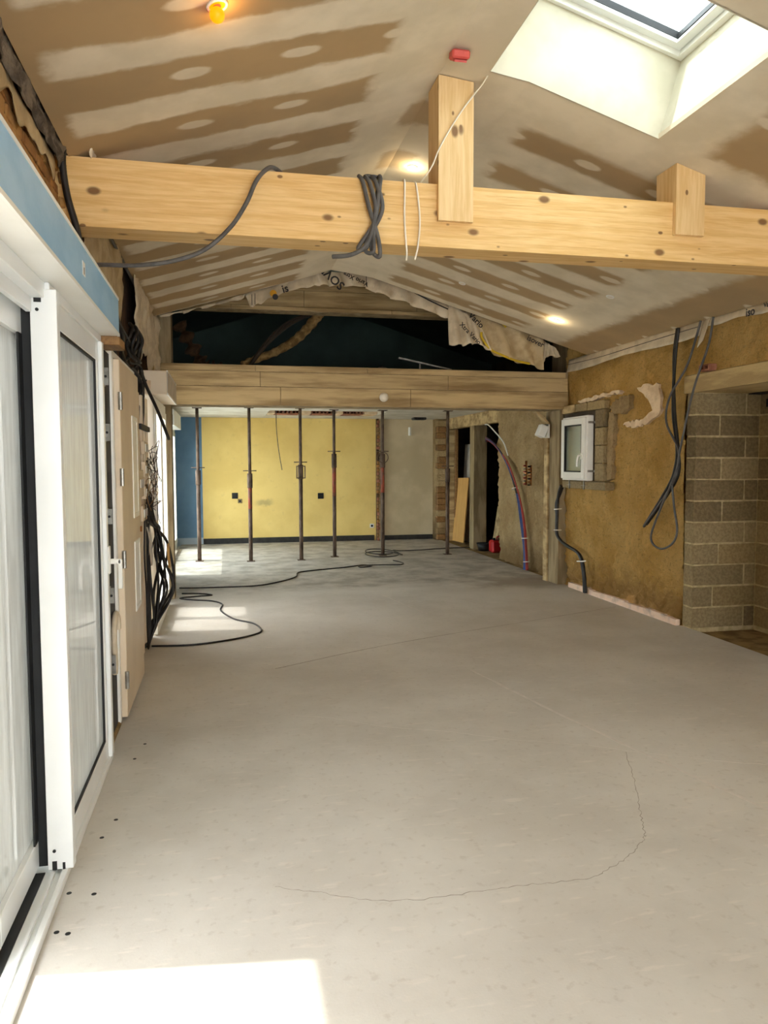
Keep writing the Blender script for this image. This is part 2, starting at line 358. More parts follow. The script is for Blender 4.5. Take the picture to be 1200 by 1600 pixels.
# ------------------------------------------------------------------ the setting: floor, outside ground
fl = MB().box(-.80, -3.2, -.2, 4.09, 14.4, 0)
floor = struct(fl, 'floor', MT['floor'], 'pale dusty concrete slab with hairline cracks', 'floor')
def ribbon(pts, w, m, name, jit=.006, z=.0006):
    P = spline([(x, y, z) for x, y in pts], 10); V = []; F = []
    for i, p in enumerate(P):
        t = (P[min(i+1, len(P)-1)]-P[max(i-1, 0)]).normalized(); nx = Vector((-t.y, t.x, 0)); q = p+nx*R(-jit, jit); ww = w*R(.45, 1.2)
        V += [q-nx*ww/2, q+nx*ww/2, q+nx*ww/2-Vector((0, 0, .004)), q-nx*ww/2-Vector((0, 0, .004))]
        if i:
            a, b = (i-1)*4, i*4; F += [(a, a+1, b+1, b), (a+1, a+2, b+2, b+1), (a+3, a, b, b+3)]
    return MB().add(V, F).build(name, m, floor)
ribbon([(.153, 2.59), (.303, 2.517), (.491, 2.429), (.688, 2.402), (.878, 2.412), (1.069, 2.408), (1.238, 2.401), (1.362, 2.444), (1.498, 2.521), (1.607, 2.612), (1.634, 2.643)], .0028, MT['crack'], 'crack')
ribbon([(1.634, 2.643), (1.708, 2.795), (1.805, 2.994), (1.896, 3.189), (2.012, 3.45)], .0028, MT['crack'], 'crack')
ribbon([(.329, 4.406), (.6, 4.289), (.866, 4.088), (1.198, 3.932), (1.503, 3.745), (1.866, 3.572), (2.084, 3.434), (2.402, 3.253), (2.613, 3.15)], .004, MT['cracklt'], 'crack')
ribbon([(.339, 5.428), (1.38, 5.992), (3.061, 6.672), (3.95, 7.03)], .009, MT['crack'], 'saw_cut', .001)
ribbon([(1.72, 5.1), (1.95, 4.0), (2.2, 3.0), (2.36, 2.4)], .02, MT['cracklt'], 'trowel_line', .004)
ribbon([(1.72, 8.3), (1.86, 7.5), (1.95, 7.1)], .02, MT['cracklt'], 'trowel_line', .01)
for x, y in [(-.555, 2.70), (-.55, 2.475), (-.513, 2.46), (-.469, 2.676), (-.505, 3.087), (-.471, 3.234), (-.47, 3.9), (-.44, 4.1)]:
    MB().cyl((x, y, -.004), (x, y, .0008), .009, 10).build('anchor_hole', MT['black'], floor)
struct(MB().box(4.09, 2.6, -.2, 4.9, 5.95, -.035), 'floor_niche', MT['dirt'], 'rough dirt floor inside the concrete block niche', 'floor')
struct(MB().box(4.09, 8.4, -.2, 7.2, 14.5, -.01), 'floor_store', MT['dirt'], 'dark dirt floor beyond the two openings', 'floor')
struct(MB().box(-3.2, -6, -.1, -3.0, 4.6, 3.0), 'wall_sky_block', MT['render'], 'added unseen wall outside the sliding door that blocks part of the sky', 'wall')  # unseen wall added outside to cut sky light on the near floor
struct(MB().box(-30, -30, -.4, -.80, 40, -.03), 'ground', MT['ground'], 'pale terrace outside the glazed doors', 'ground')

# ------------------------------------------------------------------ ceiling with skylight opening, roof deck
PROF = [(-.70, 2.953), (.85, 3.413), (1.12, 3.505), (1.348, 3.478), (1.563, 3.446), (2.30, 3.226), (4.10, 2.689)]
def slab(y0, y1, prof, th):
    m = MB()
    for (xa, za), (xb, zb) in zip(prof, prof[1:]):
        m.prism([(xa, za), (xb, zb), (xb, zb+th), (xa, za+th)], y0, y1, 1)
    return m
c = slab(-3.0, 2.78, PROF, .025); c2 = slab(3.74, 7.9, PROF, .025); c3 = slab(2.78, 3.74, PROF[:4], .025); c4 = slab(2.78, 3.74, PROF[5:], .025)
for k in (c2, c3, c4): c.add(k.v, k.f)
ceiling = struct(c, 'ceiling', MT['ceiling'], 'sloping plasterboard ceiling with smeared joint compound bands', 'ceiling')
H = .43; nrm = Vector((.2856, 0, .9583))
DK = [(-1.3, 3.15), (1.24, 3.95), (1.50, 3.88), (2.42, 3.64), (4.6, 2.96)]
d = slab(-3.2, 2.70, DK, .08)
for k in (slab(3.82, 14.6, DK, .08), slab(2.70, 3.82, DK[:3], .08), slab(2.70, 3.82, DK[3:], .08)): d.add(k.v, k.f)
struct(d, 'ceiling_deck', MT['teal'], 'dark roof deck above the plasterboard ceiling', 'roof')
# shaft: four plastered sides from the ceiling opening up to the roof window
A = Vector((1.348, 0, 3.478)); B = Vector((2.30, 0, 3.226)); A2 = Vector((1.52, 0, 3.895)); B2 = B+nrm*H
sh = MB()
def quad(m, a, b, c_, d_, n_, t=.012):
    n_ = Vector(n_)*t; V = [a, b, c_, d_, a+n_, b+n_, c_+n_, d_+n_]
    m.add(V, [(0, 1, 2, 3), (4, 5, 6, 7), (0, 1, 5, 4), (1, 2, 6, 5), (2, 3, 7, 6), (3, 0, 4, 7)])
def at(v, y): return Vector((v.x, y, v.z))
K0 = Vector((1.563, 0, 3.446))
for y, s_ in ((3.735, 1), (2.785, -1)):
    sh.prism([(A.x, A.z), (K0.x, K0.z), (B.x, B.z), (B2.x, B2.z), (A2.x, A2.z)], y, y+s_*.012, 1)
quad(sh, at(A, 2.78)+Vector((.004, 0, 0)), at(A, 3.74)+Vector((.004, 0, 0)), at(A2, 3.74), at(A2, 2.78), (-1, 0, .2))
quad(sh, at(B, 2.78), at(B, 3.74), at(B2, 3.74), at(B2, 2.78), (1, 0, -.2))
struct(sh, 'wall_skylight_shaft', MT['shaft'], 'bright plastered shaft leading up to the roof window', 'shaft')
w1 = thing('window_1', at((A2+B2)/2, 3.26), 'white framed roof window at the top of the plastered shaft', 'roof window', kind='structure')
def roofbar(m, u0, u1, y0, y1, h0, h1):     # u along A2->B2 (0..1)
    dr = (B2-A2); nn = Vector((-dr.z, 0, dr.x)).normalized()
    p = [A2+dr*u0, A2+dr*u1]; V = []
    for q in p:
        for y in (y0, y1):
            for h in (h0, h1): V.append(at(q+nn*h, y))
    m.add(V, [(0, 1, 3, 2), (4, 5, 7, 6), (0, 1, 5, 4), (2, 3, 7, 6), (0, 2, 6, 4), (1, 3, 7, 5)])
def frame_rect(name, u0, u1, y0, y1, w, h0, h1, m, par):
    k = MB(); L = (B2-A2).length; wu = w/L
    roofbar(k, u0, u0+wu, y0, y1, h0, h1); roofbar(k, u1-wu, u1, y0, y1, h0, h1)
    roofbar(k, u0+wu, u1-wu, y0, y0+w, h0, h1); roofbar(k, u0+wu, u1-wu, y1-w, y1, h0, h1)
    return k.build(name, m, par)
frame_rect('frame', -.02, 1.02, 2.76, 3.76, .05, 0, .10, MT['white'], w1)
frame_rect('sash', .04, .96, 2.81, 3.71, .045, .03, .11, MT['whitem'], w1)
frame_rect('gasket', .085, .915, 2.85, 3.67, .008, .05, .085, MT['black'], w1)
k = MB(); roofbar(k, .09, .91, 2.855, 3.665, .07, .078); k.build('pane', MT['glass'], w1)

# ------------------------------------------------------------------ left wall
lw = MB()
lw.box(-.82, -3.2, 2.20, -.765, 3.96, 3.35)                      # above the sliding doors
lw.box(-.82, -3.2, -.2, -.765, 1.1, 2.20)  # unseen stretch, added to narrow the doorway and dim the floor nearby
lw.box(-.95, 3.96, -.2, -.74, 6.76, 3.35); lw.box(-.82, 6.76, 2.07, -.74, 8.12, 3.35); lw.box(-.95, 8.12, -.2, -.74, 8.9, 3.35)
wall_left = struct(lw, 'wall_left', MT['mortar'], 'old brick wall above the glazed doors on the left', 'wall')
bm_ = {}
for i in range(4):
    L = [.21, .22, .23, .20][i]
    b_ = MB().box(-.012, -L/2, -.0235, .012, L/2, .0235, .005)
    b_.v = [(x+R(-.003, .003), y+R(-.004, .004), z+R(-.003, .003)) for x, y, z in b_.v]
    bm_[i] = b_.mesh('brick', MT['brick' if i % 2 else 'brick2'])
for row in range(11):
    z = 2.345+row*.056; y = 1.75+(row % 2)*.115
    while y < 5.6:
        i = random.randrange(4)
        piece(bm_[i], 'brick', ((-.765 if y < 3.9 else -.735)+R(-.005, .006), y, z+R(-.003, .003)), wall_left, (R(-.02, .02), 0, R(-.02, .02)))
        y += .235
lb = MB(); lb.box(-1.2, 8.9, -.2, -.86, 10.2, 3.5); lb.box(-.94, 10.2, 2.07, -.86, 13.6, 3.5); lb.box(-1.2, 13.6, -.2, -.86, 14.6, 3.5); lb.box(-1.2, 8.85, -.2, -.8, 8.9, 3.5)
struct(lb, 'wall_left_rear', MT['back'], 'blue painted side wall of the rear room with a tall window', 'wall')
struct(MB().box(-.95, -3.4, -.2, .2, -3.2, 4.2).box(3.4, -3.4, -.2, 5, -3.2, 4.2).box(.2, -3.4, 2.3, 3.4, -3.2, 4.2), 'wall_front', MT['render'], 'end wall behind the viewer with a wide unglazed opening added for sky light', 'wall')  # out of view; the opening is added so sky light brightens the room

# ------------------------------------------------------------------ right wall
def earth_grid(m, X, y0, y1, z0, z1, res=.028, amp=.02, seed=0):
    nu, nv = max(2, int((y1-y0)/res)), max(2, int((z1-z0)/res))
    def f(u, v):
        y = y0+(y1-y0)*u; z = z0+(z1-z0)*v; p = Vector((seed, y*2.2, z*2.2))
        h = mn.noise(p)*amp + mn.noise(p*3.7)*amp*.7 + mn.noise(p*9)*amp*.7 + mn.noise(p*21)*amp*.45
        if z < .55: h += (.55-z)*.06*(1+2*mn.noise(p*4)) + .05*max(0, .55-z)*mn.noise(p*13)
        return (X+h, y, z)
    m.grid(f, nu, nv); m.box(X+amp*2.2, y0, z0, X+amp*2.2+.12, y1, z1)
er = MB(); earth_grid(er, 4.07, 6.07, 8.47, -.02, 3.1, .022, .026)
e2 = MB(); earth_grid(e2, 4.07, 4.3, 6.07, 2.255, 3.05, seed=0); er.add(e2.v, e2.f)
er.box(4.10, -3.3, -.2, 4.3, 4.3, 3.3)
wall_right = struct(er, 'wall_right', MT['earth'], 'bare ochre rammed earth wall on the right', 'wall', True)
for p in wall_right.data.polygons:
    if p.area > .05: p.use_smooth = False
e3 = MB(); earth_grid(e3, 4.17, 8.87, 11.05, -.02, 2.5, .03, .03, 3)
e3.box(4.2, 11.05, 2.13, 4.34, 14.4, 2.5); e3.box(4.0, 14.0, 0, 4.34, 14.22, 2.4)
struct(e3, 'wall_right_rear', MT['earth2'], 'rough rubble wall with two dark openings in the rear room', 'wall', True)
# closed dark store beyond the openings
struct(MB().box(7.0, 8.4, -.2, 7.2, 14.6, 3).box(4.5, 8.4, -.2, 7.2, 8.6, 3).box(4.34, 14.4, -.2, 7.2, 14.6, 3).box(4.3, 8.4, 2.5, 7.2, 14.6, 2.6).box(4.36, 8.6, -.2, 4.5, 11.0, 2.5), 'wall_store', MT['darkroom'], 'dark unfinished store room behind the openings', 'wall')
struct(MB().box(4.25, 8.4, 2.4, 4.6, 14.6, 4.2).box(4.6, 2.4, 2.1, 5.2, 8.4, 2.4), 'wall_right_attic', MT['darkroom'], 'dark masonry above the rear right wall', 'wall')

# ------------------------------------------------------------------ concrete block niche
nb_ = MB().box(4.086, 5.935, -.04, 4.86, 6.065, 2.11).box(4.716, 2.6, -.04, 4.9, 5.94, 2.11).box(4.09, 2.4, -.04, 4.9, 2.6, 2.11)
niche = struct(nb_, 'wall_niche', MT['joint'], 'grey concrete block niche under a cast lintel', 'wall')
ch = 2.11/11; fr_ = [.84, .33, .83, .41, .82, .45, .80, .42, .80, .38, .80]
def block(x0, y0, z0, x1, y1, z1, par, m=None):
    b_ = MB().box(x0, y0, z0, x1, y1, z1, .006); b_.v = [(x+R(-.002, .002), y+R(-.002, .002), z+R(-.0025, .0025)) for x, y, z in b_.v]
    return b_.build('concrete_block', m or random.choice([MT['blk1'], MT['blk1'], MT['blk2'], MT['blk3']]), par)
for r in range(11):
    z0, z1 = r*ch+.007, (r+1)*ch-.007; xs = 4.08+.63*fr_[r]
    block(4.08, 5.93, z0, xs-.006, 6.07, z1, niche, MT['blk3'] if r == 0 and False else (MT['blk1'] if r < 4 else random.choice([MT['blk2'], MT['blk1']])))
    block(xs+.006, 5.93, z0, 4.86, 6.07, z1, niche, MT['blk3'] if r in (1, 3) else random.choice([MT['blk2'], MT['blk1']]))
    y = 5.925-(.2 if r % 2 else 0)
    if r % 2: block(4.71, 5.735, z0, 4.86, 5.925, z1, niche)
    while y > 4.4:
        block(4.71, y-.39, z0, 4.86, y-.005, z1, niche); y -= .395
piece(MB().box(-.0015, -.06, -.035, .0015, .06, .035).mesh('stamp', MT['ink']), 'stamp', (4.7085, 5.78, 2.02), niche)
lint = MB(); lint.prism([(4.055, 2.11), (4.86, 2.11), (4.86, 2.272), (4.07, 2.272), (4.055, 2.262)], 2.6, 6.085, 1)
struct(lint, 'trim_1', MT['lintel'], 'pale cast concrete lintel spanning the block niche', 'lintel')
pl = MB()
ys = [6.09+i*.1 for i in range(23)]
for a, b_ in zip(ys, ys[1:]):
    h = .062+.006*math.sin(a*9); pl.box(4.028, a, 0, 4.072, b_, h+R(-.004, .004))
struct(pl, 'baseboard_right', MT['plinth'], 'pinkish white plinth strip along the foot of the earth wall', 'plinth')
tag(MB().box(4.0, 5.66, 2.272, 4.09, 5.80, 2.285).box(4.0, 5.66, 2.315, 4.09, 5.80, 2.326).box(4.0, 5.66, 2.285, 4.09, 5.675, 2.315).box(4.0, 5.72, 2.285, 4.09, 5.735, 2.315).box(4.0, 5.785, 2.285, 4.09, 5.80, 2.315).build('clay_brick', MT['orange']), 'small red hollow clay brick on top of the niche lintel', 'brick')

# ------------------------------------------------------------------ rear room: back wall, ceiling, far beams
wall_back = struct(MB().box(-1.2, 14.2, -.2, 4.5, 14.5, 2.6), 'wall_back', MT['back'], 'back wall painted blue then yellow then beige', 'wall')
sk = MB(); sk.box(-.40, 14.17, .0, 2.82, 14.2, .10, .004); struct(sk, 'baseboard_back', MT['skirt'], 'black skirting along the foot of the yellow wall', 'skirting')
struct(MB().box(2.96, 14.17, 0, 3.99, 14.2, .09, .004), 'baseboard_back_beige', MT['skirt'], 'short black skirting under the beige wall section', 'skirting')
hz = (.72, 12.15, 2.65, 13.4)
rc = MB(); zc = 2.335
rc.box(-1.2, 8.74, zc, hz[0], 14.3, zc+.13).box(hz[2], 8.74, zc, 4.25, 14.3, zc+.13).box(hz[0], 8.74, zc, hz[2], hz[1], zc+.13).box(hz[0], hz[3], zc, hz[2], 14.3, zc+.13)
rc.box(-1.2, 8.74, zc+.13, 4.25, 14.3, zc+.16)
ceil_r = struct(rc, 'ceiling_rear', MT['slabw'], 'low white ceiling of the rear room with a broken patch', 'ceiling')
# hollow clay blocks exposed in the broken patch, three runs between joists
for g, (xa, xb) in enumerate(((.86, 1.28), (1.5, 1.9), (2.05, 2.4))):
    nx = 3
    for i in range(nx):
        x0 = xa+(xb-xa)*i/nx; x1 = xa+(xb-xa)*(i+1)/nx-.006
        q = MB().box(x0, 13.0, zc+.005, x1, 13.39, zc+.018).box(x0, 13.0, zc+.115, x1, 13.39, zc+.128)
        for t in (0, .5, 1): q.box(x0+(x1-x0-.012)*t, 13.0, zc+.018, x0+(x1-x0-.012)*t+.012, 13.39, zc+.115)
        q.build('clay_block', MT['orange'], ceil_r)
for xa, xb in ((.73, .86), (1.30, 1.48), (1.92, 2.03), (2.42, 2.64)):
    MB().box(xa, 12.95, zc+.002, xb, 13.38, zc+.12, .01).build('joist', MT['plaster'], ceil_r)
# demolished partition stub
stub = thing('partition_stub', (2.88, 14.12, 0), 'jagged brick edge of a demolished partition between yellow and beige walls', 'brick stub')
MB().box(2.86, 14.10, 0, 2.90, 14.2, zc).build('core', MT['mortar'], stub)
for i in range(33):
    z = .03+i*.07
    MB().box(2.85+R(0, .015), 14.05+R(-.02, .03), z-.03, 2.905+R(-.01, .01), 14.105, z+.03, .006).build('brick', random.choice([MT['orange'], MT['brick'], MT['mortar'], MT['rawwood']]), stub)
stub2 = thing('rubble_pier', (4.09, 14.1, 0), 'broken masonry edge at the right end of the beige wall', 'rubble')
for i in range(20):
    z = .06+i*.115
    MB().box(3.99+R(-.02, .03), 13.86+R(-.02, .02), z-.056, 4.17, 13.99, z+.056, .012).build('stone', random.choice([MT['earth2'], MT['postc'], MT['rawwood']]), stub2)
# wall boxes and small things on the back wall
def wallbox(x, z, s, label, m):
    t = thing('socket_box', (x, 14.195, z), label, 'socket box'); q = MB().box(x-s, 14.186, z-s, x+s, 14.199, z+s, .004); q.build('cover', m, t)
    MB().box(x-s*.5, 14.182, z-s*.5, x+s*.5, 14.187, z+s*.5).build('hole', MT['black'], t)
wallbox(.182, .89, .055, 'black square socket box between the first two steel props on the yellow wall', MT['black'])
wallbox(.274, .79, .04, 'chipped round hole just below the left socket box on the yellow wall', MT['blk3'])
wallbox(1.784, .87, .055, 'black socket box near the fourth steel prop on the yellow wall', MT['black'])
wallbox(2.776, .28, .04, 'white socket at the low right corner of the yellow wall', MT['white'])
t = thing('wall_lamp', (3.517, 14.2, 2.05), 'small white cylindrical lamp high on the beige wall', 'wall lamp')
MB().cyl((3.517, 14.14, 2.02), (3.517, 14.14, 2.18), .028).build('shade', MT['white'], t); MB().box(3.50, 14.14, 2.08, 3.535, 14.2, 2.12).build('bracket', MT['steel'], t)
tag(MB().box(3.44, 13.5, 2.29, 3.68, 13.7, 2.335, .01).build('ceiling_vent', MT['skirt']), 'dark square vent on the rear ceiling near the beige wall', 'vent')
cable('hanging_wire', [(.85, 12.6, 2.50), (.85, 12.6, 2.33), (.86, 12.6, 2.0), (.89, 12.6, 1.7), (.94, 12.6, 1.38)], .006, MT['blackp'], 'thin dark wire hanging from the rear ceiling between two props', 'wire')

def planks(name, y0, y1, rows, label, cat, m):
    t = thing(name, ((rows[0][0][0]+rows[0][0][-1])/2, (y0+y1)/2, min(r[1] for r in rows)), label, cat, kind='structure')
    x0 = min(r[0][0] for r in rows); x1 = max(r[0][-1] for r in rows)
    MB().box(x0, y0+.017, min(r[1] for r in rows), x1, y1, max(r[2] for r in rows)).build('core', MT['postc'], t)
    for xs, z0, z1, dy in rows:
        for a, b_ in zip(xs, xs[1:]):
            q = MB().box(a+.003, y0+dy, z0+.003, b_-.003, y0+.025, z1-.003, .003); q.build('plank', m, t)
    return t
planks('trim_2', 8.40, 8.74, [((-.78, .62, 2.1, 4.05), 2.13, 2.335, 0), ((-.78, .4, 2.55, 4.05), 2.335, 2.50, .006), ((-.78, .35, 1.6, 4.02), 2.50, 2.572, .009)],
       'long board marked concrete beam with a lamp on it, above the steel props', 'beam', MT['boardc'])
planks('trim_3', 8.50, 8.72, [((-.78, .1, 1.9, 4.05), 3.19, 3.235, -.01), ((-.78, .9, 2.2, 4.05), 3.235, 3.42, .006), ((-.78, 4.05), 3.42, 3.64, .008)],
       'upper concrete beam just under the ridge of the gable', 'beam', MT['boardc'])
struct(MB().box(-.78, 8.44, 2.572, -.54, 8.74, 3.19).box(-.78, 8.5, 0, -.56, 8.74, 2.13), 'wall_left_column', MT['postc'], 'brown concrete column at the left end of the far beam', 'column')
struct(MB().box(4.05, 8.48, 0, 4.25, 8.87, 3.0).box(3.98, 8.48, 0, 4.05, 8.87, 2.128), 'wall_right_column', MT['postc'], 'concrete column at the right end of the far beam', 'column')
# attic beyond the far beam
struct(MB().box(-1.2, 11.6, 2.5, 4.4, 11.7, 4.2), 'wall_attic', MT['teal'], 'dark green underlay closing the attic void', 'wall')
struct(MB().box(-1.2, 7.92, 3.5, 4.5, 7.95, 4.1), 'wall_attic_front', MT['teal'], 'dark underlay above the far edge of the ceiling', 'wall')
dp = [(1.12, 8.80, 3.26), (1.10, 8.9, 3.22), (.98, 9.0, 3.08), (.82, 9.0, 2.93), (.6, 9.0, 2.80), (.38, 8.9, 2.70), (.22, 8.84, 2.62)]
du = MB(); pth = spline(dp, 10)
du.tube(pth, [.062-.02*i/len(pth)+.005*math.sin(i*1.3)+R(-.004, .004) for i in range(len(pth))], 10, False)
tag(du.build('insulation_roll', MT['wool'], None, True), 'sagging roll of yellowish insulation in the dark attic void', 'insulation')
def sheet(fn, nu, nv, th, m, name, label=None, cat=None, parent=None):
    q = MB(); q.grid(fn, nu, nv); o = q.build(name, m, parent, True)
    md = o.modifiers.new('thickness', 'SOLIDIFY'); md.thickness = th; md.offset = 0
    return tag(o, label, cat)
sheet(lambda u, v: (1.05-.75*v+.12*u*(1-v)+.02*math.sin(9*u), 8.78+.03*math.sin(6*v), 3.2-.62*v*v*.95-.06*u*v+.03), 6, 14, .004, MT['darkroom'], 'torn_felt', 'dim torn felt strip hanging behind the attic insulation', 'felt')
wp = [(-.50+.5*t, 9.2, 2.575+.55*(1-t)**2+.03*math.sin(9*t)) for t in [i/8 for i in range(9)]]
wq = spline(wp, 6)
tag(MB().tube(wq, [.07+.03*math.sin(i*.9)+R(-.015, .015) for i in range(len(wq))], 9, False).build('wool_heap', MT['mortar'], None, True), 'loose insulation slumped in the left corner of the attic void', 'insulation')
t = thing('attic_batten', (2.1, 9.0, 2.5), 'pale metal stud lying on the far beam in the attic', 'stud')
MB().box(0, -.02, -.006, .68, .02, .012, M=Matrix.Translation((2.1, 9.0, 2.77)) @ Matrix.Rotation(.19, 4, 'Y')).build('channel', MT['steel'], t)
MB().box(2.36, 8.99, 2.495, 2.375, 9.01, 2.73).build('hanger', MT['steel'], t)
tag(MB().tube([(1.85, 9.4, 2.54), (1.98, 9.4, 2.66), (2.12, 9.4, 2.54)], .06, 8).build('wool_scrap', MT['greywool'], None, True), 'grey scrap of wool on the far beam beside the metal stud', 'insulation')
# globe lamp on the far beam
t = thing('globe_lamp', (1.776, 8.38, 2.236), 'round white globe lamp on the front of the far beam', 'lamp')
MB().cyl((1.776, 8.40, 2.236), (1.776, 8.378, 2.236), .035).build('base', MT['white'], t)
b_ = bmesh.new(); bmesh.ops.create_uvsphere(b_, u_segments=20, v_segments=12, radius=.052); q = MB(); b_.verts.index_update()
q.add([Vector((1.776, 8.345, 2.236))+v.co for v in b_.verts], [[v.index for v in f.verts] for f in b_.faces]); b_.free(); q.build('globe', MT['whitec'], t, True)

# ------------------------------------------------------------------ rear right openings
struct(MB().box(4.19, 12.28, 0, 4.42, 12.5, 2.13), 'wall_right_pier', MT['postc'], 'square concrete pier between the two dark openings', 'pier')
struct(MB().box(4.19, 11.05, 2.13, 4.21, 12.28, 2.33).box(4.185, 12.28, 2.13, 4.21, 13.9, 2.33), 'trim_4', MT['boardc'], 'plastered lintel over the two dark openings', 'lintel')
t = thing('door_frame_jamb', (4.22, 13.85, 0), 'bare timber door jamb beside the leaning plywood', 'door jamb')
MB().box(4.18, 13.74, 0, 4.30, 13.85, 2.12, .004).build('jamb', MT['boardc'], t); MB().box(4.3, 13.70, 0, 4.36, 13.80, 2.12, .004).build('stop', MT['rawwood'], t)
lean = Matrix.Translation((4.27, 13.5, .012)) @ Matrix.Rotation(.09, 4, 'Y')
o = MB().box(-.009, -.42, 0, .009, .42, 1.2, .001, M=lean @ Matrix.Rotation(-.03, 4, 'X')); tag(o.build('plywood_board', MT['plywood']), 'pale plywood board leaning in the dark doorway', 'board')
lean2 = Matrix.Translation((4.50, 13.45, 0)) @ Matrix.Rotation(.05, 4, 'Y')
tag(MB().box(-.012, -.5, 0, .012, .5, 1.85, .001, M=lean2).build('leaning_sheet', MT['greyl']), 'tall grey sheet leaning behind the plywood board', 'panel')
tag(MB().box(-.02, -.03, 0, .02, .03, 1.1, .002, M=Matrix.Translation((4.30, 12.72, 0)) @ Matrix.Rotation(.05, 4, 'Y')).build('metal_stud', MT['steel']), 'narrow metal stud leaning beside the plywood board', 'stud')
t = thing('fuel_can', (4.44, 11.85, -.01), 'red plastic can on the floor of the second opening', 'can')
MB().box(4.34, 11.76, -.01, 4.54, 11.95, .20, .03).build('body', MT['red'], t); MB().cyl((4.40, 11.85, .2), (4.40, 11.85, .235), .025).build('cap', MT['black'], t)
MB().tube([(4.45, 11.85, .2), (4.46, 11.85, .25), (4.52, 11.85, .25), (4.53, 11.85, .2)], .012).build('handle', MT['red'], t)
t = thing('black_bucket', (4.32, 12.12, -.01), 'low black tub beside the red can', 'tub'); MB().tube([(4.32, 12.12, -.01), (4.32, 12.12, .12)], [.09, .12], 16, False).build('body', MT['black'], t, True); MB().ring((4.32, 12.12, .12), (0, 0, 1), .12, .008).build('rim', MT['black'], t, True)
tag(MB().box(-.008, -.1, 0, .008, .12, .75, M=Matrix.Translation((4.5, 12.1, 0)) @ Matrix.Rotation(.15, 4, 'Y')).build('timber_offcut', MT['boardc']), 'pale timber offcut leaning behind the concrete pier', 'board')

# ------------------------------------------------------------------ steel props
def prop(x, y, zc_, red, kind, label):
    t = thing('steel_prop', (x, y, 0), label, 'steel prop', 'steel props under the rear ceiling')
    MB().box(x-.06, y-.06, 0, x+.06, y+.06, .008).build('base_plate', MT['rust'], t)
    MB().cyl((x, y, .008), (x, y, zc_), .030).build('outer_tube', MT['rust'], t, True)
    if red: MB().cyl((x, y, zc_-red), (x, y, zc_-.02), .0312).build('paint_band', MT['redp'], t, True)
    MB().cyl((x, y, zc_), (x, y, 2.325), .024).build('inner_tube', MT['rust'], t, True)
    cl = MB().cyl((x, y, zc_-.1), (x, y, zc_+.12), .040).build('collar', MT['rust'], t, True)
    if kind == 'ring':
        MB().ring((x, y-.03, zc_+.06), (0, 1, 0), .085, .007).build('handle', MT['rust'], cl, True)
    elif kind == 'box':
        MB().box(x-.07, y-.05, zc_-.08, x-.055, y-.03, zc_+.1).box(x+.055, y-.05, zc_-.08, x+.07, y-.03, zc_+.1).box(x-.07, y-.05, zc_+.09, x+.07, y-.03, zc_+.105).box(x-.07, y-.05, zc_-.09, x+.07, y-.03, zc_-.075).build('handle', MT['rust'], cl)
    MB().cyl((x-.10, y, zc_+.16), (x+.10, y, zc_+.16), .007, 8).build('pin', MT['rust'], t, True)
    MB().box(x-.07, y-.06, 2.325, x+.07, y+.06, 2.335).build('top_plate', MT['rust'], t)
prop(-.393, 11.72, 1.27, 0, '', 'dark steel prop nearest the blue wall')
prop(.375, 11.55, 1.22, .42, '', 'steel prop with a red painted section, second from the blue wall')
prop(1.142, 11.52, 1.35, 0, 'box', 'brown steel prop with a boxy handle, third from the blue wall')
prop(1.701, 11.80, 1.52, .55, '', 'steel prop with red paint below its collar, fourth from the blue wall')
prop(2.482, 11.78, 1.52, .5, 'ring', 'steel prop with a round ring handle, in front of the brick stub')
prop(3.548, 11.71, 1.28, 0, '', 'dark rusty steel prop in front of the timber door jamb')

# ------------------------------------------------------------------ roof truss (beam with two notched posts)
tr = thing('roof_truss', (1.6, 4.0, 2.60), 'pale glulam tie beam with two short posts up to the ceiling', 'truss')
def ceil_z(x):
    for (xa, za), (xb, zb) in zip(PROF, PROF[1:]):
        if xa <= x <= xb: return za+(zb-za)*(x-xa)/(xb-xa)
beam = MB(); BY0, BY1 = 3.89, 4.08; bz0, bz1 = 2.634, 2.958
nl = 8
for i in range(nl):
    a = bz0+(bz1-bz0)*i/nl; b2 = bz0+(bz1-bz0)*(i+1)/nl
    beam.box(-.78, BY0, a, 4.15, BY1, b2, .0012)
beam.build('tie_beam', MT['pine'], tr)
def post(x0, x1, zb):
    m = MB(); zt0, zt1 = ceil_z(x0)-.004, ceil_z(x1)-.004
    def pr(ya, yb, z): m.add([(x0, ya, z), (x1, ya, z), (x1, yb, z), (x0, yb, z), (x0, ya, zt0), (x1, ya, zt1), (x1, yb, zt1), (x0, yb, zt0)], [(0, 1, 2, 3), (4, 5, 6, 7), (0, 1, 5, 4), (1, 2, 6, 5), (2, 3, 7, 6), (3, 0, 4, 7)])
    pr(3.86, 3.888, zb); pr(3.888, 4.06, bz1+.001); return m
post(1.115, 1.305, 2.765).build('king_post', MT['pinez'], tr); post(2.495, 2.675, 2.775).build('side_post', MT['pinez'], tr)

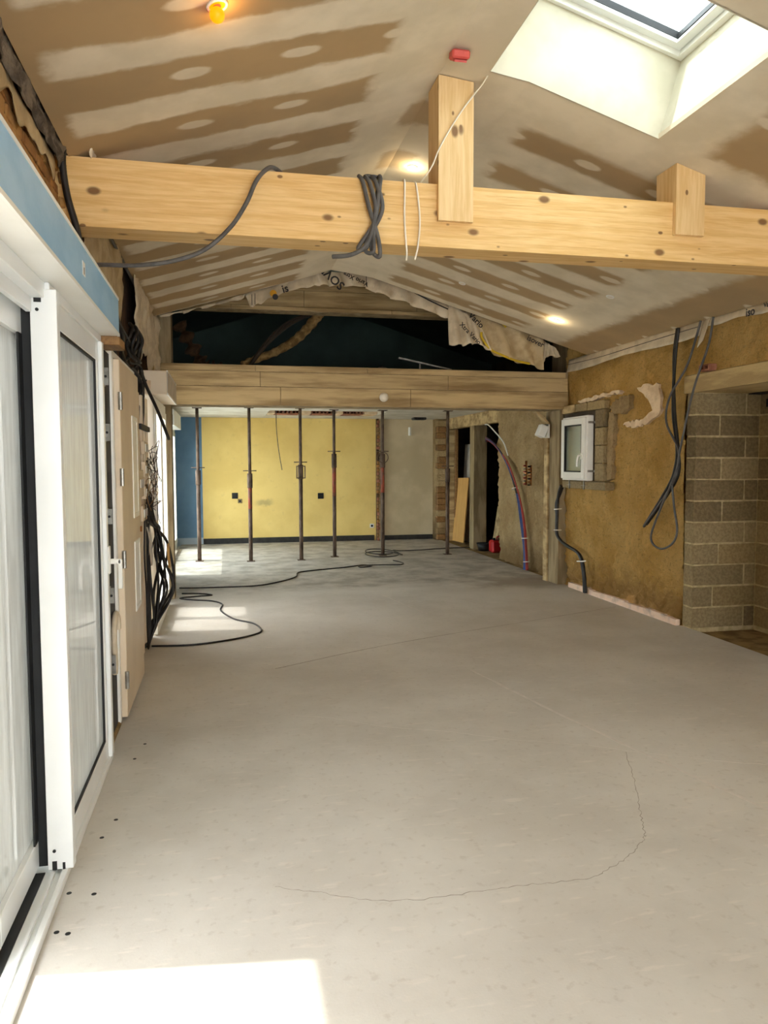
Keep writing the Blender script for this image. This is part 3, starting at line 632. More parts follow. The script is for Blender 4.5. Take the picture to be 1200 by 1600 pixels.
# cables on the truss
cable('grey_conduit', [(.33, 3.98, 2.968), (.265, 3.88, 2.972), (.219, 3.84, 2.94), (.172, 3.82, 2.874), (.125, 3.8, 2.764), (.047, 3.78, 2.638), (-.076, 3.78, 2.525), (-.226, 3.78, 2.463), (-.401, 3.8, 2.439), (-.573, 3.85, 2.445), (-.70, 4.0, 2.46)], .011, MT['grey'], 'grey conduit sagging from the beam to the left wall', 'conduit')
coil = []
for i in range(3):
    s_ = i*.035
    coil += [(.70+s_, 3.90, 2.972), (.715+s_, 3.865, 2.93), (.745+s_, 3.855, 2.80), (.79-s_*.6, 3.855, 2.66), (.80-s_, 3.855, 2.56+.02*i), (.76-s_, 3.87, 2.60), (.775, 3.86, 2.74), (.805, 3.865, 2.93), (.81, 3.92, 2.975)]
cable('conduit_coil', coil+[(.78, 3.86, 2.80), (.74, 3.85, 2.63), (.66, 3.86, 2.565), (.56, 3.90, 2.557)], .011, MT['grey'], 'grey conduit looped several times around the middle of the beam', 'conduit')
cable('white_cable', [(.939, 3.95, 2.965), (.939, 3.884, 2.955), (.937, 3.878, 2.76), (.949, 3.88, 2.60), (.952, 3.90, 2.56)], .005, MT['whitec'], 'straight white cord hanging over the beam left of the king post', 'cord')
cable('white_cable', [(.99, 3.95, 2.965), (1.0, 3.884, 2.945), (1.018, 3.876, 2.77), (1.01, 3.878, 2.64), (.994, 3.885, 2.56)], .005, MT['whitec'], 'bowed white cord hanging over the beam beside the king post', 'cord')
cable('white_wire', [(1.0, 3.98, 2.963), (1.03, 3.9, 2.965), (1.075, 3.845, 3.03), (1.12, 3.84, 3.134), (1.222, 3.83, 3.303), (1.335, 3.80, 3.45), (1.36, 3.76, 3.50)], .004, MT['whitec'], 'thin white wire running from the beam up to the skylight corner', 'wire')
cable('black_pipe', [(-.70, 3.80, 3.0), (-.715, 3.82, 2.9), (-.70, 3.83, 2.75), (-.66, 3.84, 2.58), (-.65, 3.84, 2.40)], .016, MT['blackp'], 'black pipe down the wall at the left end of the beam', 'pipe')

# ------------------------------------------------------------------ lamps in the ceiling
def downlight(x, y, lit, label, r=.035):
    z = ceil_z(x); t = thing('downlight', (x, y, z), label, 'downlight', 'small recessed ceiling lights')
    sl = (ceil_z(x+.02)-ceil_z(x-.02))/.04; n_ = Vector((sl, 0, -1)).normalized()
    p = Vector((x, y, z)); MB().ring(p+n_*.003, n_, r, .006).build('trim_ring', MT['white'], t, True)
    MB().cyl(p+n_*.001, p+n_*.005, r*.85).build('bulb', lit or MT['whitec'], t)
    return p+n_*.05
def glow(p, c, w, r=.03):
    l = bpy.data.lights.new('lamp_light', 'POINT'); l.energy = w; l.color = c; l.shadow_soft_size = r
    o = bpy.data.objects.new('lamp_light', l); COL.objects.link(o); o.location = p
p = downlight(0.0, 2.9, MT['amber'], 'glowing amber ceiling light near the top edge of the left slope'); glow(p, (1, .5, .12), 1)
t = thing('amber_bulb', (0.0, 2.9, 3.12), 'amber bulb hanging just below the left ceiling slope', 'bulb'); b_ = bmesh.new(); bmesh.ops.create_uvsphere(b_, u_segments=14, v_segments=8, radius=.028); b_.verts.index_update()
MB().add([Vector((0, 2.9, 3.125))+v.co for v in b_.verts], [[v.index for v in f.verts] for f in b_.faces]).build('glass_bulb', MT['amber'], t, True); b_.free(); MB().cyl((0, 2.9, 3.14), (0, 2.9, 3.162), .014).build('socket', MT['orange'], t)
p = downlight(1.27, 5.03, MT['warm'], 'lit warm ceiling light left of the king post', .028); glow(p, (1, .8, .5), .7)
p = downlight(3.30, 7.13, MT['warm'], 'lit ceiling light on the right slope nearest the far beam', .03); glow(p, (1, .8, .5), .7)
downlight(3.29, 6.04, None, 'unlit ceiling light on the right slope nearest the tie beam', .03); downlight(2.28, 7.06, None, 'unlit ceiling light on the right slope nearest the ridge', .03)
t = thing('junction_box', (1.15, 3.62, 3.49), 'coral red junction box lid dangling from the ridge beside the king post', 'junction box')
MB().box(-.045, -.035, -.02, .045, .035, .02, .008, M=Matrix.Translation((1.15, 3.62, 3.475)) @ Matrix.Rotation(.25, 4, 'X')).build('lid', MT['redbox'], t); MB().box(-.03, -.035, -.028, .03, .0, -.018, M=Matrix.Translation((1.15, 3.62, 3.475)) @ Matrix.Rotation(.5, 4, 'X')).build('flap', MT['redbox'], t)
tag(MB().cyl((.80, 6.15, 3.40), (.80, 6.15, 3.36), .03).build('conduit_stub', MT['grey']), 'short grey conduit stub poking from the ridge joint', 'conduit')

# ------------------------------------------------------------------ sliding door, shutter boxes
d1 = thing('door_1', (-.66, 3.0, 0), 'white sliding glazed door with film on its panes, on the left', 'sliding door', kind='structure')
trk = MB().box(-.765, .25, 0, -.60, 3.95, .012).box(-.60, .25, 0, -.578, 3.95, .030, .003).box(-.632, .25, .012, -.622, 3.95, .026).box(-.712, .25, .012, -.702, 3.95, .026).build('track', MT['whitem'], d1)
MB().box(-.700, .25, .012, -.660, 2.83, .016).build('groove', MT['black'], trk)
# inner leaf
x0, x1 = -.64, -.592
lf = MB().box(x0, 2.84, .03, x1, 2.95, 2.09, .003).box(x0, 3.83, .03, x1, 3.93, 2.09, .003).box(x0, 2.95, .03, x1, 3.83, .125, .003).box(x0, 2.95, 1.995, x1, 3.83, 2.09, .003).build('inner_leaf', MT['whitem'], d1)
MB().box(-.615, 2.95, .125, -.609, 3.83, 1.995).build('pane', MT['film'], lf)
g = MB()
for a in ((-.606, 3.82, .125, -.595, 3.83, 1.995), (-.606, 2.95, .125, -.595, 3.82, .131), (-.606, 2.95, 1.985, -.595, 3.82, 1.995)): g.box(*a)
g.build('gasket', MT['black'], lf)
en = MB().box(-.647, 2.815, .03, -.56, 2.84, 2.10, .002).box(-.58, 2.84, .03, -.56, 2.86, 2.10).build('end_profile', MT['whitem'], d1)
MB().box(-.632, 2.813, .03, -.616, 2.82, .062).box(-.597, 2.813, .03, -.588, 2.82, .055).cyl((-.624, 2.812, .10), (-.624, 2.82, .10), .006, 10).cyl((-.624, 2.812, 2.03), (-.624, 2.82, 2.03), .006, 10).box(-.634, 2.813, 2.055, -.61, 2.82, 2.08).build('drain_hole', MT['black'], en)
st = MB().box(-.592, 3.88, .03, -.572, 3.93, 2.09, .003).build('lock_stile', MT['whitem'], d1)
hd = MB().box(-.572, 3.885, .95, -.562, 3.925, 1.09, .004).box(-.562, 3.895, 1.0, -.512, 3.915, 1.025, .003).box(-.526, 3.895, .875, -.506, 3.915, 1.022, .003).build('handle', MT['white'], d1)
# outer leaf
x0, x1 = -.735, -.685
of = MB().box(x0, 2.86, .03, x1, 2.95, 2.07, .003).box(x0, 2.29, .03, x1, 2.38, 2.07, .003).box(x0, 2.38, .03, x1, 2.86, .13, .003).box(x0, 2.38, 1.95, x1, 2.86, 2.07, .003).build('outer_leaf', MT['whitem'], d1)
MB().box(-.712, 2.38, .13, -.706, 2.86, 1.95).build('pane', MT['film'], of)
MB().box(-.70, 2.85, .03, -.655, 2.90, 2.07).box(-.69, 2.80, .13, -.683, 2.86, 1.95).build('brush_seal', MT['black'], of)
MB().box(-.765, .25, 2.07, -.60, 2.83, 2.128, .003).box(-.66, .25, 2.02, -.64, 2.81, 2.07, .002).box(-.765, 2.83, 2.09, -.585, 3.95, 2.128, .003).build('head_profile', MT['whitem'], d1)
MB().box(-.765, 3.93, 0, -.60, 3.955, 2.128, .003).build('jamb', MT['whitem'], d1)
def shutter_box(y0, y1, xa, xb, z0, z1, label, face, case='white'):
    t = thing('shutter_box', ((xa+xb)/2, (y0+y1)/2, z0), label, 'shutter box')
    MB().box(xa, y0, z0, xb-.006, y1, z1, .004).build('casing', MT[case], t)
    f_ = MB().box(xb-.006, y0, z0+.012, xb, y1, z1-.010).build('film_face', face, t)
    MB().box(xb-.008, y0, z1-.010, xb+.003, y1, z1+.002).box(xb-.008, y0, z0-.002, xb+.003, y1, z0+.012).build('lip', MT['white'], t)
    return t
b1 = shutter_box(.25, 3.955, -.748, -.50, 2.128, 2.312, 'long roller shutter box with light blue film above the sliding door', MT['blue'])
t_ = MB().box(-.4995, 2.98, 2.195, -.498, 3.03, 2.245).build('sticker', MT['white'], b1); MB().box(-.4985, 3.0, 2.20, -.4975, 3.01, 2.225).build('sticker_print', MT['ink'], t_)
tag(MB().box(-.60, 3.957, 2.085, -.50, 4.16, 2.13, .003).build('wood_block', MT['rawwood']), 'brown wood block under the far end of the blue shutter box', 'wood block')
b2 = shutter_box(6.68, 7.86, -.735, -.462, 2.085, 2.285, 'cream shutter box above the tall window beyond the cables', MT['greyl'], 'cream')
MB().box(-.70, 6.676, 2.13, -.60, 6.679, 2.20).build('sticker', MT['plaster'], b2); MB().box(-.69, 6.674, 2.19, -.63, 6.677, 2.205).box(-.67, 6.674, 2.14, -.645, 6.677, 2.165).build('sticker_print', MT['ink'], b2)

# ------------------------------------------------------------------ cream door and black gap
struct(MB().box(-.735, 3.97, 0, -.614, 4.398, 2.10), 'wall_left_gap', MT['black'], 'black strip of wall between sliding door and cream door', 'wall')
for i, (z, h) in enumerate([(1.95, .09), (1.66, .09), (1.22, .08), (.80, .08), (.43, .10)]):
    t = thing('metal_bracket', (-.65, 4.13, z), ['topmost zinc bracket in the black gap beside the sliding door', 'second zinc bracket down the black gap', 'middle zinc bracket in the black gap, above the door handle', 'fourth zinc bracket down the black gap, below the door handle', 'lowest zinc bracket in the black gap near the pale pipe'][i], 'bracket', 'zinc brackets in the black gap')
    MB().box(-.613, 4.14, z-h/2, -.582, 4.145, z+h/2).box(-.613, 4.14, z-h/2, -.609, 4.22, z+h/2).build('plate', MT['steel'], t); MB().cyl((-.596, 4.137, z), (-.596, 4.142, z), .007, 8).build('screw', MT['black'], t)
cable('pale_pipe', [(-.60, 4.22, .36), (-.594, 4.2, .42), (-.594, 4.18, .55), (-.592, 4.2, .64), (-.592, 4.26, .68), (-.592, 4.32, .64), (-.592, 4.33, .58)], .016, MT['membrane'], 'pale bent pipe end low in the black gap', 'pipe')
d2 = thing('door_2', (-.6, 4.95, 0), 'cream door with two narrow patterned glass panels beside the sliding door', 'door', kind='structure')
MB().box(-.70, 4.40, .01, -.60, 4.46, 2.13, .003).box(-.70, 5.42, .01, -.60, 5.48, 2.13, .003).box(-.70, 4.46, 2.09, -.60, 5.42, 2.13, .003).build('frame', MT['white'], d2)
lv = MB().box(-.615, 4.475, .03, -.57, 5.40, 2.085, .004).build('leaf', MT['cream'], d2)
def gpanel(z0, z1):
    f_ = MB()
    for a in ((-.572, 4.98, z0, -.563, 5.01, z1), (-.572, 5.23, z0, -.563, 5.26, z1), (-.572, 5.01, z1-.03, -.563, 5.23, z1), (-.572, 5.01, z0, -.563, 5.23, z0+.03)): f_.box(*a, .002)
    o = f_.build('moulding', MT['white'], lv); MB().box(-.571, 5.01, z0+.03, -.567, 5.23, z1-.03).build('pane', MT['white'], o)
    for i in range(0): MB().tube([(-.566, 5.04+.03*math.sin(i), z0+.08+(z1-z0-.16)*i/7), (-.565, 5.12, z0+.12+(z1-z0-.16)*i/7), (-.566, 5.20, z0+.08+(z1-z0-.16)*i/7)], .004, 6).build('lead_line', MT['grey'], o)
gpanel(1.15, 1.80); gpanel(.55, 1.0)
MB().cyl((-.57, 5.36, 1.05), (-.56, 5.36, 1.05), .02, 12).build('lock', MT['brass'], lv)
for z in (1.85, 1.42, .95, .25): MB().cyl((-.568, 4.470, z-.05), (-.568, 4.470, z+.05), .012, 10).build('hinge', MT['steel'], d2)
MB().box(-.73, 3.96, 0, -.60, 4.46, .03, .008).build('threshold', MT['dirt'], d2)

# ------------------------------------------------------------------ electrical corner
ep = thing('electrical_panel', (-.70, 6.1, 0), 'cream cable trunking with open electrical boxes beside the tall window', 'electrical panel')
MB().box(-.735, 5.52, 0, -.66, 6.70, 2.06).build('backing_board', MT['cream'], ep)
for y in (5.75, 6.02, 6.28, 6.48, 6.65): MB().box(-.66, y-.03, .02, -.632, y+.03, 2.04, .003).build('trunking', MT['cream'], ep)
for i, (y, z, h) in enumerate([(6.2, 1.62, .10), (6.2, 1.45, .12), (6.2, 1.27, .10), (6.0, 1.12, .12), (6.4, 1.05, .14), (5.8, 1.35, .2)]):
    bx = MB().box(-.632, y-.13, z-h/2, -.60, y+.13, z+h/2, .004).build('breaker_box', MT['cream'], ep)
    for k in range(5): MB().box(-.602, y-.11+k*.045, z-.03, -.593, y-.08+k*.045, z+.03).build('breaker', MT['black' if k % 2 else 'white'], bx)
MB().box(-.632, 5.95, 1.76, -.61, 6.62, 1.80).build('rail', MT['black'], ep)
for i in range(10):
    a = R(-.63, -.60); y = 6.25+R(-.12, .2)
    pts = [(-.60, y+R(-.1, .1), 1.25+R(-.1, .1)), (a+.03, y, 1.05), (-.58+R(0, .05), 6.40+R(-.05, .1), .95), (-.60+.015*i+R(-.01, .01), 6.46+R(-.10, .10), .74+R(-.10, .06)), (-.60+.016*((i*5) % 12)+R(-.01, .01), 6.44+R(-.12, .10), .45), (-.60+R(-.03, .03), 6.34+R(-.05, .05), .16), (-.64+R(-.03, .02), 6.28+R(-.06, .06), .012)]
    cable('black_cable', pts, R(.008, .012), MT['blackp'], 'thick black cable in the sagging bundle below the electrical panel', 'cable', 'black cables in the bundle below the electrical panel')
for i in range(3):
    y = 5.75+i*.12
    cable('thin_black_cable', [(-.60, y+.25, 1.1+R(-.1, .1)), (-.61, y+.25+R(-.06, .06), .8), (-.61, y+.3, .5), (-.61, y+.3+R(-.05, .05), .25), (-.62, 6.2+i*.03, .01)], .007, MT['blackp'], 'thin dark cable running straight down from the electrical panel to the floor', 'cable', 'thin cables below the electrical panel')
for i in range(18):
    y = 6.35+R(-.2, .25); z = 1.2+R(-.15, .45); pts = [(-.60, y, z)]
    for k in range(4): pts.append((-.575+R(-.02, .06), y+R(-.12, .18), z+R(-.18, .12)))
    cable('thin_wire', pts, .0028, random.choice([MT['blackp'], MT['blackp'], MT['rust'], MT['rawwood'], MT['greyl']]), 'loose thin wire in the tangle in front of the electrical panel', 'wire', 'loose wires of the electrical panel')
t = thing('wall_socket', (-.60, 6.50, .93), 'cream socket plate dangling in the wire tangle', 'socket'); MB().box(-.575, 6.46, .90, -.555, 6.56, 1.02, .005).build('plate', MT['cream'], t); MB().box(-.554, 6.49, .94, -.552, 6.53, .98).build('face', MT['white'], t)
t = thing('wood_scrap', (-.52, 6.46, .70), 'small piece of wood caught in the black cable bundle', 'wood scrap'); MB().prism([(6.40, .80), (6.48, .83), (6.56, .70), (6.50, .62), (6.42, .70)], -.475, -.46, 0).build('chip', MT['plywood'], t)
cable('grey_cable_loop', [(-.60, 6.1, 1.0), (-.585, 6.12, .9), (-.58, 6.14, .75), (-.58, 6.19, .69), (-.58, 6.25, .75), (-.585, 6.26, .9), (-.60, 6.26, 1.0)], .006, MT['greyl'], 'pale cable loop hanging under the breaker boxes', 'cable')
cable('black_tube', [(-.62, 6.1, 2.22), (-.60, 6.25, 2.12), (-.53, 6.45, 1.93), (-.455, 6.6, 1.70)], .014, MT['blackp'], 'stiff black tube slanting across below the cream shutter box', 'tube')
for i in range(7):
    z = 2.30+R(-.1, .25); pts = [(-.70, 3.98+R(0, .1), z+.15)]
    for k in range(1, 7): pts.append((-.70+R(0, .07), 4.0+k*.4+R(-.1, .1), z-.02*k+R(-.10, .10)))
    pts.append((-.66, 6.2+R(-.2, .3), 1.7+R(-.1, .2)))
    cable('overhead_cable', pts, R(.008, .014), MT['blackp'], 'dark cable running along the brick wall above the cream door', 'cable', 'dark cables above the cream door')
for i in range(2):
    c_ = (-.64+.02*i, 5.8+.1*i, 2.38); pts = [(c_[0]+.02*math.sin(a*3), c_[1]+.22*math.cos(a), c_[2]+.13*math.sin(a)) for a in [k*.5 for k in range(14)]]
    cable('cable_coil', pts, .012, MT['blackp'], ['upper', 'lower'][i] + ' coil of dark cable above the cream door', 'cable')

# ------------------------------------------------------------------ tall windows on the left
def tall_window(n, X, y0, y1, z1, label, m):
    w = thing('window_%d' % n, (X, (y0+y1)/2, 0), label, 'window', kind='structure')
    MB().box(X-.07, y0, 0, X, y0+.07, z1, .004).box(X-.07, y1-.07, 0, X, y1, z1, .004).box(X-.07, y0+.07, z1-.08, X, y1-.07, z1, .004).box(X-.07, y0+.07, 0, X, y1-.07, .1, .004).build('frame', MT['white'], w)
    ym = (y0+y1)/2
    for a, b_ in ((y0+.07, ym), (ym, y1-.07)):
        s_ = MB().box(X-.05, a, .1, X+.012, a+.07, z1-.08, .004).box(X-.05, b_-.07, .1, X+.012, b_, z1-.08, .004).box(X-.05, a+.07, z1-.15, X+.012, b_-.07, z1-.08, .004).box(X-.05, a+.07, .1, X+.012, b_-.07, .2, .004).build('sash', MT['white'], w)
        MB().box(X-.03, a+.07, .2, X-.024, b_-.07, z1-.15).build('pane', m, s_)
    return w
tall_window(2, -.59, 6.74, 8.12, 2.085, 'tall white window glowing behind the black cable bundle', MT['film2'])
w3 = tall_window(3, -.84, 10.2, 13.6, 2.1, 'far white window in front of the blue wall', MT['glass'])
t = thing('shutter_box', (-.78, 12.2, 2.02), 'small dark ended shutter box above the far window', 'shutter box')
MB().box(-.855, 11.3, 2.05, -.70, 13.0, 2.28, .004).build('casing', MT['white'], t); MB().prism([(-.84, 2.06), (-.72, 2.06), (-.72, 2.2), (-.76, 2.26), (-.84, 2.26)], 11.294, 11.299, 1).build('end_cap', MT['black'], t)
t = thing('pulley_hook', (-.78, 11.4, 1.0), 'dark cloth bundle hanging on the far window frame', 'bundle')
MB().tube([(-.78, 11.4, 1.22), (-.77, 11.4, 1.14), (-.76, 11.4, 1.02), (-.77, 11.4, .9), (-.78, 11.4, .82)], [.02, .03], 8).build('cloth', MT['black'], t, True)
for i, z in enumerate((1.66, 1.45, .65)):
    tag(MB().box(-.83, 11.0, z-.012, -.74, 11.06, z+.0).box(-.83, 11.0, z+.03, -.74, 11.06, z+.042).build('hinge_bar', MT['black']), ['upper', 'middle', 'lower'][i]+' dark hinge pin on the far white window', 'hinge')

# ------------------------------------------------------------------ small white window on the right wall with block surround
sur = thing('block_surround', (4.03, 7.9, 1.2), 'concrete block surround framing the small white window', 'block surround', kind='structure')
zz = [1.29+i*.196 for i in range(5)]
for a, b_ in zip(zz, zz[1:]): block(3.985, 7.41, a+.003, 4.12, 7.60, b_-.003, sur, random.choice([MT['blk1'], MT['blk2'], MT['blk3']]))
for a, b_ in ((7.33, 7.85), (7.86, 8.37)): block(3.97, a, 1.195, 4.12, b_, 1.283, sur, MT['blk1'])
for a, b_ in ((7.42, 7.80), (7.81, 8.10), (8.11, 8.44)): block(3.99, a, 2.078, 4.12, b_, 2.17, sur, random.choice([MT['blk3'], MT['boardc']]))
MB().box(4.005, 7.60, 1.29, 4.09, 8.40, 2.07).build('backing_board', MT['darkroom'], sur)
w4 = thing('window_4', (3.96, 7.97, 1.29), 'small white window with a lever handle standing proud of the earth wall', 'window', kind='structure')
def rect(m, xa, xb, y0, y1, z0, z1, w, c=.004):
    return m.box(xa, y0, z0, xb, y0+w, z1, c).box(xa, y1-w, z0, xb, y1, z1, c).box(xa, y0+w, z1-w, xb, y1-w, z1, c).box(xa, y0+w, z0, xb, y1-w, z0+w, c)
rect(MB(), 3.925, 3.998, 7.655, 8.275, 1.292, 2.018, .06).box(3.995, 7.66, 1.30, 4.0, 8.27, 2.01).build('frame', MT['white'], w4)
s4 = rect(MB(), 3.895, 3.94, 7.675, 8.255, 1.312, 1.998, .075, .006).build('sash', MT['white'], w4)
rect(MB(), 3.898, 3.925, 7.75, 8.18, 1.387, 1.923, .014, .002).build('gasket', MT['black'], s4)
MB().box(3.922, 7.76, 1.395, 3.928, 8.17, 1.915).build('pane', MT['glass'], s4)
MB().box(3.88, 7.70, 1.53, 3.896, 7.73, 1.60, .003).tube([(3.885, 7.715, 1.57), (3.855, 7.715, 1.572), (3.845, 7.72, 1.555), (3.842, 7.735, 1.50), (3.845, 7.74, 1.45)], .011, 8).build('handle', MT['white'], s4, True)
for z in (1.40, 1.94): MB().box(3.93, 7.652, z-.012, 4.06, 7.656, z+.012).box(4.0, 7.60, z-.012, 4.004, 7.655, z+.012).build('bracket', MT['steel'], w4)
for y in (7.80, 8.16): MB().box(3.955, y-.006, 1.19, 3.968, y+.006, 1.292).box(3.95, y-.05, 1.233, 3.962, y+.05, 1.238).build('bracket', MT['steel'], w4)
def jag(poly, step=.035, amp=.014):
    out = []
    for (a, b), (c_, d_) in zip(poly, poly[1:]+poly[:1]):
        n = max(1, int(math.hypot(c_-a, d_-b)/step))
        out += [(a+(c_-a)*i/n+R(-amp, amp), b+(d_-b)*i/n+R(-amp, amp)) for i in range(n)]
    return out
q = MB(); q.prism(jag([(6.837, 2.243), (6.65, 2.255), (6.465, 2.237), (6.44, 2.1), (6.423, 1.993), (6.47, 1.95), (6.539, 1.91), (6.70, 1.87), (6.882, 1.846), (7.0, 1.86), (7.107, 1.889), (6.95, 1.91), (6.766, 1.923), (6.65, 1.96), (6.565, 2.003), (6.60, 2.05), (6.635, 2.1), (6.72, 2.16), (6.80, 2.196)]), 4.035, 4.07, 0)
tag(q.build('plaster_remnant', MT['plaster']), 'curved remnant of pale plaster on the earth wall', 'plaster')
for i, (pp, lb_) in enumerate([([(8.11, 2.183), (8.06, 2.20), (7.62, 2.235), (7.171, 2.245), (7.15, 2.215), (7.5, 2.205), (7.95, 2.172)], 'thin ledge of pale plaster above the small window'), ([(7.35, 2.09), (7.22, 2.15), (6.98, 2.19), (6.95, 2.06), (7.1, 2.0), (7.3, 2.02)], 'grey mortar lump between small window and plaster remnant'), ([(7.36, 2.03), (7.26, 2.0), (7.27, 1.7), (7.30, 1.32), (7.39, 1.30), (7.40, 1.7)], 'vertical strip of grey mortar beside the window blocks')]):
    tag(MB().prism(jag(pp), 4.02, 4.08, 0).build('mortar_edge', MT['plaster' if i == 0 else 'earth2']), lb_, 'mortar')
# right column details
t = thing('timber_batten', (3.965, 8.8, 0), 'pale batten with an angled head along the concrete column', 'batten')
MB().box(3.955, 8.76, 0, 3.978, 8.87, 1.99, .002).build('batten', MT['boardc'], t); MB().box(-.012, -.05, 0, .012, .05, .22, .002, M=Matrix.Translation((3.965, 8.815, 1.99)) @ Matrix.Rotation(-.85, 4, 'Y')).build('angled_head', MT['boardc'], t)
t = thing('outdoor_lamp', (3.90, 8.75, 1.79), 'tilted white plastic lamp fixed to the batten on the column', 'lamp')
MB().box(-.05, -.06, -.075, .05, .06, .075, .008, M=Matrix.Translation((3.865, 8.74, 1.885)) @ Matrix.Rotation(.4, 4, 'Y')).build('head', MT['white'], t); MB().box(3.925, 8.70, 1.80, 3.955, 8.80, 1.97, .004).build('mount', MT['white'], t); MB().box(3.885, 8.69, 1.95, 3.93, 8.79, 1.965).build('knuckle', MT['black'], t)
for i in range(2):
    dx = .022*i
    cable('black_conduit', [(3.955+dx, 8.36, 1.22), (3.955+dx, 8.42, 1.14), (3.955-dx*.2, 8.46+dx, 1.0), (3.955, 8.462+dx*.6, .85), (3.955, 8.462+dx*.6, .64), (3.97, 8.38, .55), (3.98, 8.2+dx, .50), (3.99, 8.0, .46), (3.995, 7.88+dx, .38), (4.0, 7.82+dx, .2), (4.0, 7.79+dx*1.3, .01)], .019, MT['blackp'], ['front', 'rear'][i]+' black conduit running down the concrete column and along the earth wall', 'conduit')
for i, (p0, p1) in enumerate([((3.90, 8.44, .93), (4.0, 8.44, .935)), ((3.90, 8.44, .68), (4.0, 8.44, .675)), ((3.955, 7.92, .36), (3.98, 7.76, .385))]):
    tag(MB().tube([p0, ((p0[0]+p1[0])/2-.01, (p0[1]+p1[1])/2-.02, (p0[2]+p1[2])/2), p1], .008, 6).build('cable_clip', MT['white'], None, True), ['upper white clip on the black conduits by the column', 'lower white clip on the black conduits by the column', 'white clip on the black conduits where they bend to the floor'][i], 'clip', 'white cable clips')
# cables hanging on the right wall
cable('wall_cable', [(4.0, 6.107, 2.70), (4.0, 6.147, 2.433), (3.99, 6.149, 1.974), (3.985, 6.066, 1.625), (3.98, 6.078, 1.452), (3.975, 6.171, 1.276), (3.97, 6.552, .88)], .014, MT['blackp'], 'straight dark cable hanging on the earth wall, left one of three')
cable('wall_cable', [(4.0, 6.13, 2.70), (4.0, 6.17, 2.433), (3.99, 6.12, 1.974), (3.975, 6.03, 1.625), (3.965, 6.0, 1.4), (3.97, 6.171, 1.2), (3.965, 6.5, .90)], .012, MT['blackp'], 'second dark cable close beside the left cable on the earth wall')
cable('wall_cable', [(3.99, 5.772, 2.70), (3.985, 5.94, 2.349), (3.97, 6.172, 2.091), (3.955, 6.193, 1.86), (3.955, 6.006, 1.624), (3.955, 5.999, 1.453), (3.95, 6.09, 1.279), (3.95, 6.53, .876)], .010, MT['grey'], 'grey cable on the earth wall that bows to the left, middle one of three')
cable('wall_cable', [(3.985, 5.597, 2.70), (3.98, 5.648, 2.47), (3.96, 5.809, 2.114), (3.94, 5.947, 1.622), (3.94, 6.015, 1.396), (3.94, 6.254, 1.037), (3.94, 6.383, .785), (3.94, 6.24, .698), (3.94, 6.05, .755), (3.94, 5.966, .883), (3.94, 6.02, 1.10), (3.94, 6.06, 1.30)], .010, MT['grey'], 'grey cable ending in a hanging loop on the earth wall')
# pex pipes and manifold
for i in range(9):
    o1, o2 = (i % 3)*.022-.02, (i//3)*.022
    m = MT['bluep' if i % 3 else 'redpx'] if i < 7 else MT['blackp']
    pts = [(4.22, 11.72+o1, 1.84+o2), (4.13, 11.50, 1.87+o2*.8), (4.10, 11.0+o1, 1.76+o1), (4.09, 10.45+o1, 1.46+o2*.5), (4.085, 10.05+o1*2, 1.05), (4.08+o2*.4, 9.86+o1*2.4, .65), (4.075+o2*.4, 9.75+o1*1.5, .30), (4.07+o2*.5, 9.71+o1*2, .005)]
    cable('water_pipe', pts, .0105, m, ('red' if m is MT['redpx'] else 'blue' if m is MT['bluep'] else 'black')+' flexible pipe in the arched bundle against the rubble wall', 'pipe', ('red' if m is MT['redpx'] else 'blue' if m is MT['bluep'] else 'black')+' pipes of the arched bundle')
cable('white_pipe', [(4.15, 11.62, 2.11), (4.11, 11.35, 2.09), (4.08, 11.0, 1.98), (4.075, 10.6, 1.80), (4.07, 10.4, 1.60)], .010, MT['white'], 'white flexible pipe arching above the coloured pipes', 'pipe')
for i, (y, z) in enumerate(((10.15, 1.12), (9.78, .44), (9.71, .12))): tag(MB().ring((4.085, y, z), (0, .4 if i == 0 else .1, 1), .042, .007).build('cable_tie', MT['white'], None, True), ['upper', 'middle', 'lower'][i]+' white tie around the arched pipe bundle', 'cable tie', 'white ties on the pipe bundle')
t = thing('pipe_manifold', (4.10, 9.68, 1.2), 'brass pipe manifold fixed to the rubble wall', 'manifold')
MB().cyl((4.09, 9.76, 1.18), (4.09, 9.76, 1.52), .016, 12).cyl((4.09, 9.60, 1.18), (4.09, 9.60, 1.46), .016, 12).build('bar', MT['brass'], t, True)
for i in range(7):
    z = 1.20+i*.042; MB().cyl((4.09, 9.76, z), (4.03, 9.70, z), .010, 8).build('outlet', MT['steel'] if i % 2 else MT['redpx'], t, True); MB().cyl((4.09, 9.60, z-.01), (4.03, 9.55, z-.01), .010, 8).build('outlet', MT['brass'] if i % 2 else MT['skirt'], t, True)

# ------------------------------------------------------------------ cables on the floor
cable('extension_cord', [(-.605, 6.3, .008), (-.284, 6.272, .008), (.026, 6.385, .008), (.247, 6.554, .008), (.299, 6.721, .008), (.236, 7.009, .008), (.063, 7.253, .008), (-.059, 7.694, .008), (-.048, 8.042, .008), (-.163, 8.256, .008), (-.36, 8.36, .008), (-.50, 8.42, .02), (-.35, 8.56, .01), (-.16, 8.62, .008), (-.30, 8.75, .008), (-.50, 8.8, .008)], .008, MT['blackp'], 'black extension cord curling on the floor from the cable bundle', 'cord')
cable('floor_cable', [(-.55, 9.2, .008), (-.178, 9.153, .008), (.353, 9.175, .008), (.684, 9.453, .008), (.892, 9.785, .008), (.949, 10.122, .008), (1.096, 10.273, .008), (1.674, 10.529, .008), (1.95, 10.70, .008), (2.06, 10.55, .010), (1.88, 10.45, .010), (1.90, 10.62, .012), (2.2, 10.66, .008), (2.494, 10.616, .008), (2.58, 10.8, .008), (2.5, 11.1, .008)], .008, MT['blackp'], 'dark cable snaking across the rear room floor', 'cable')
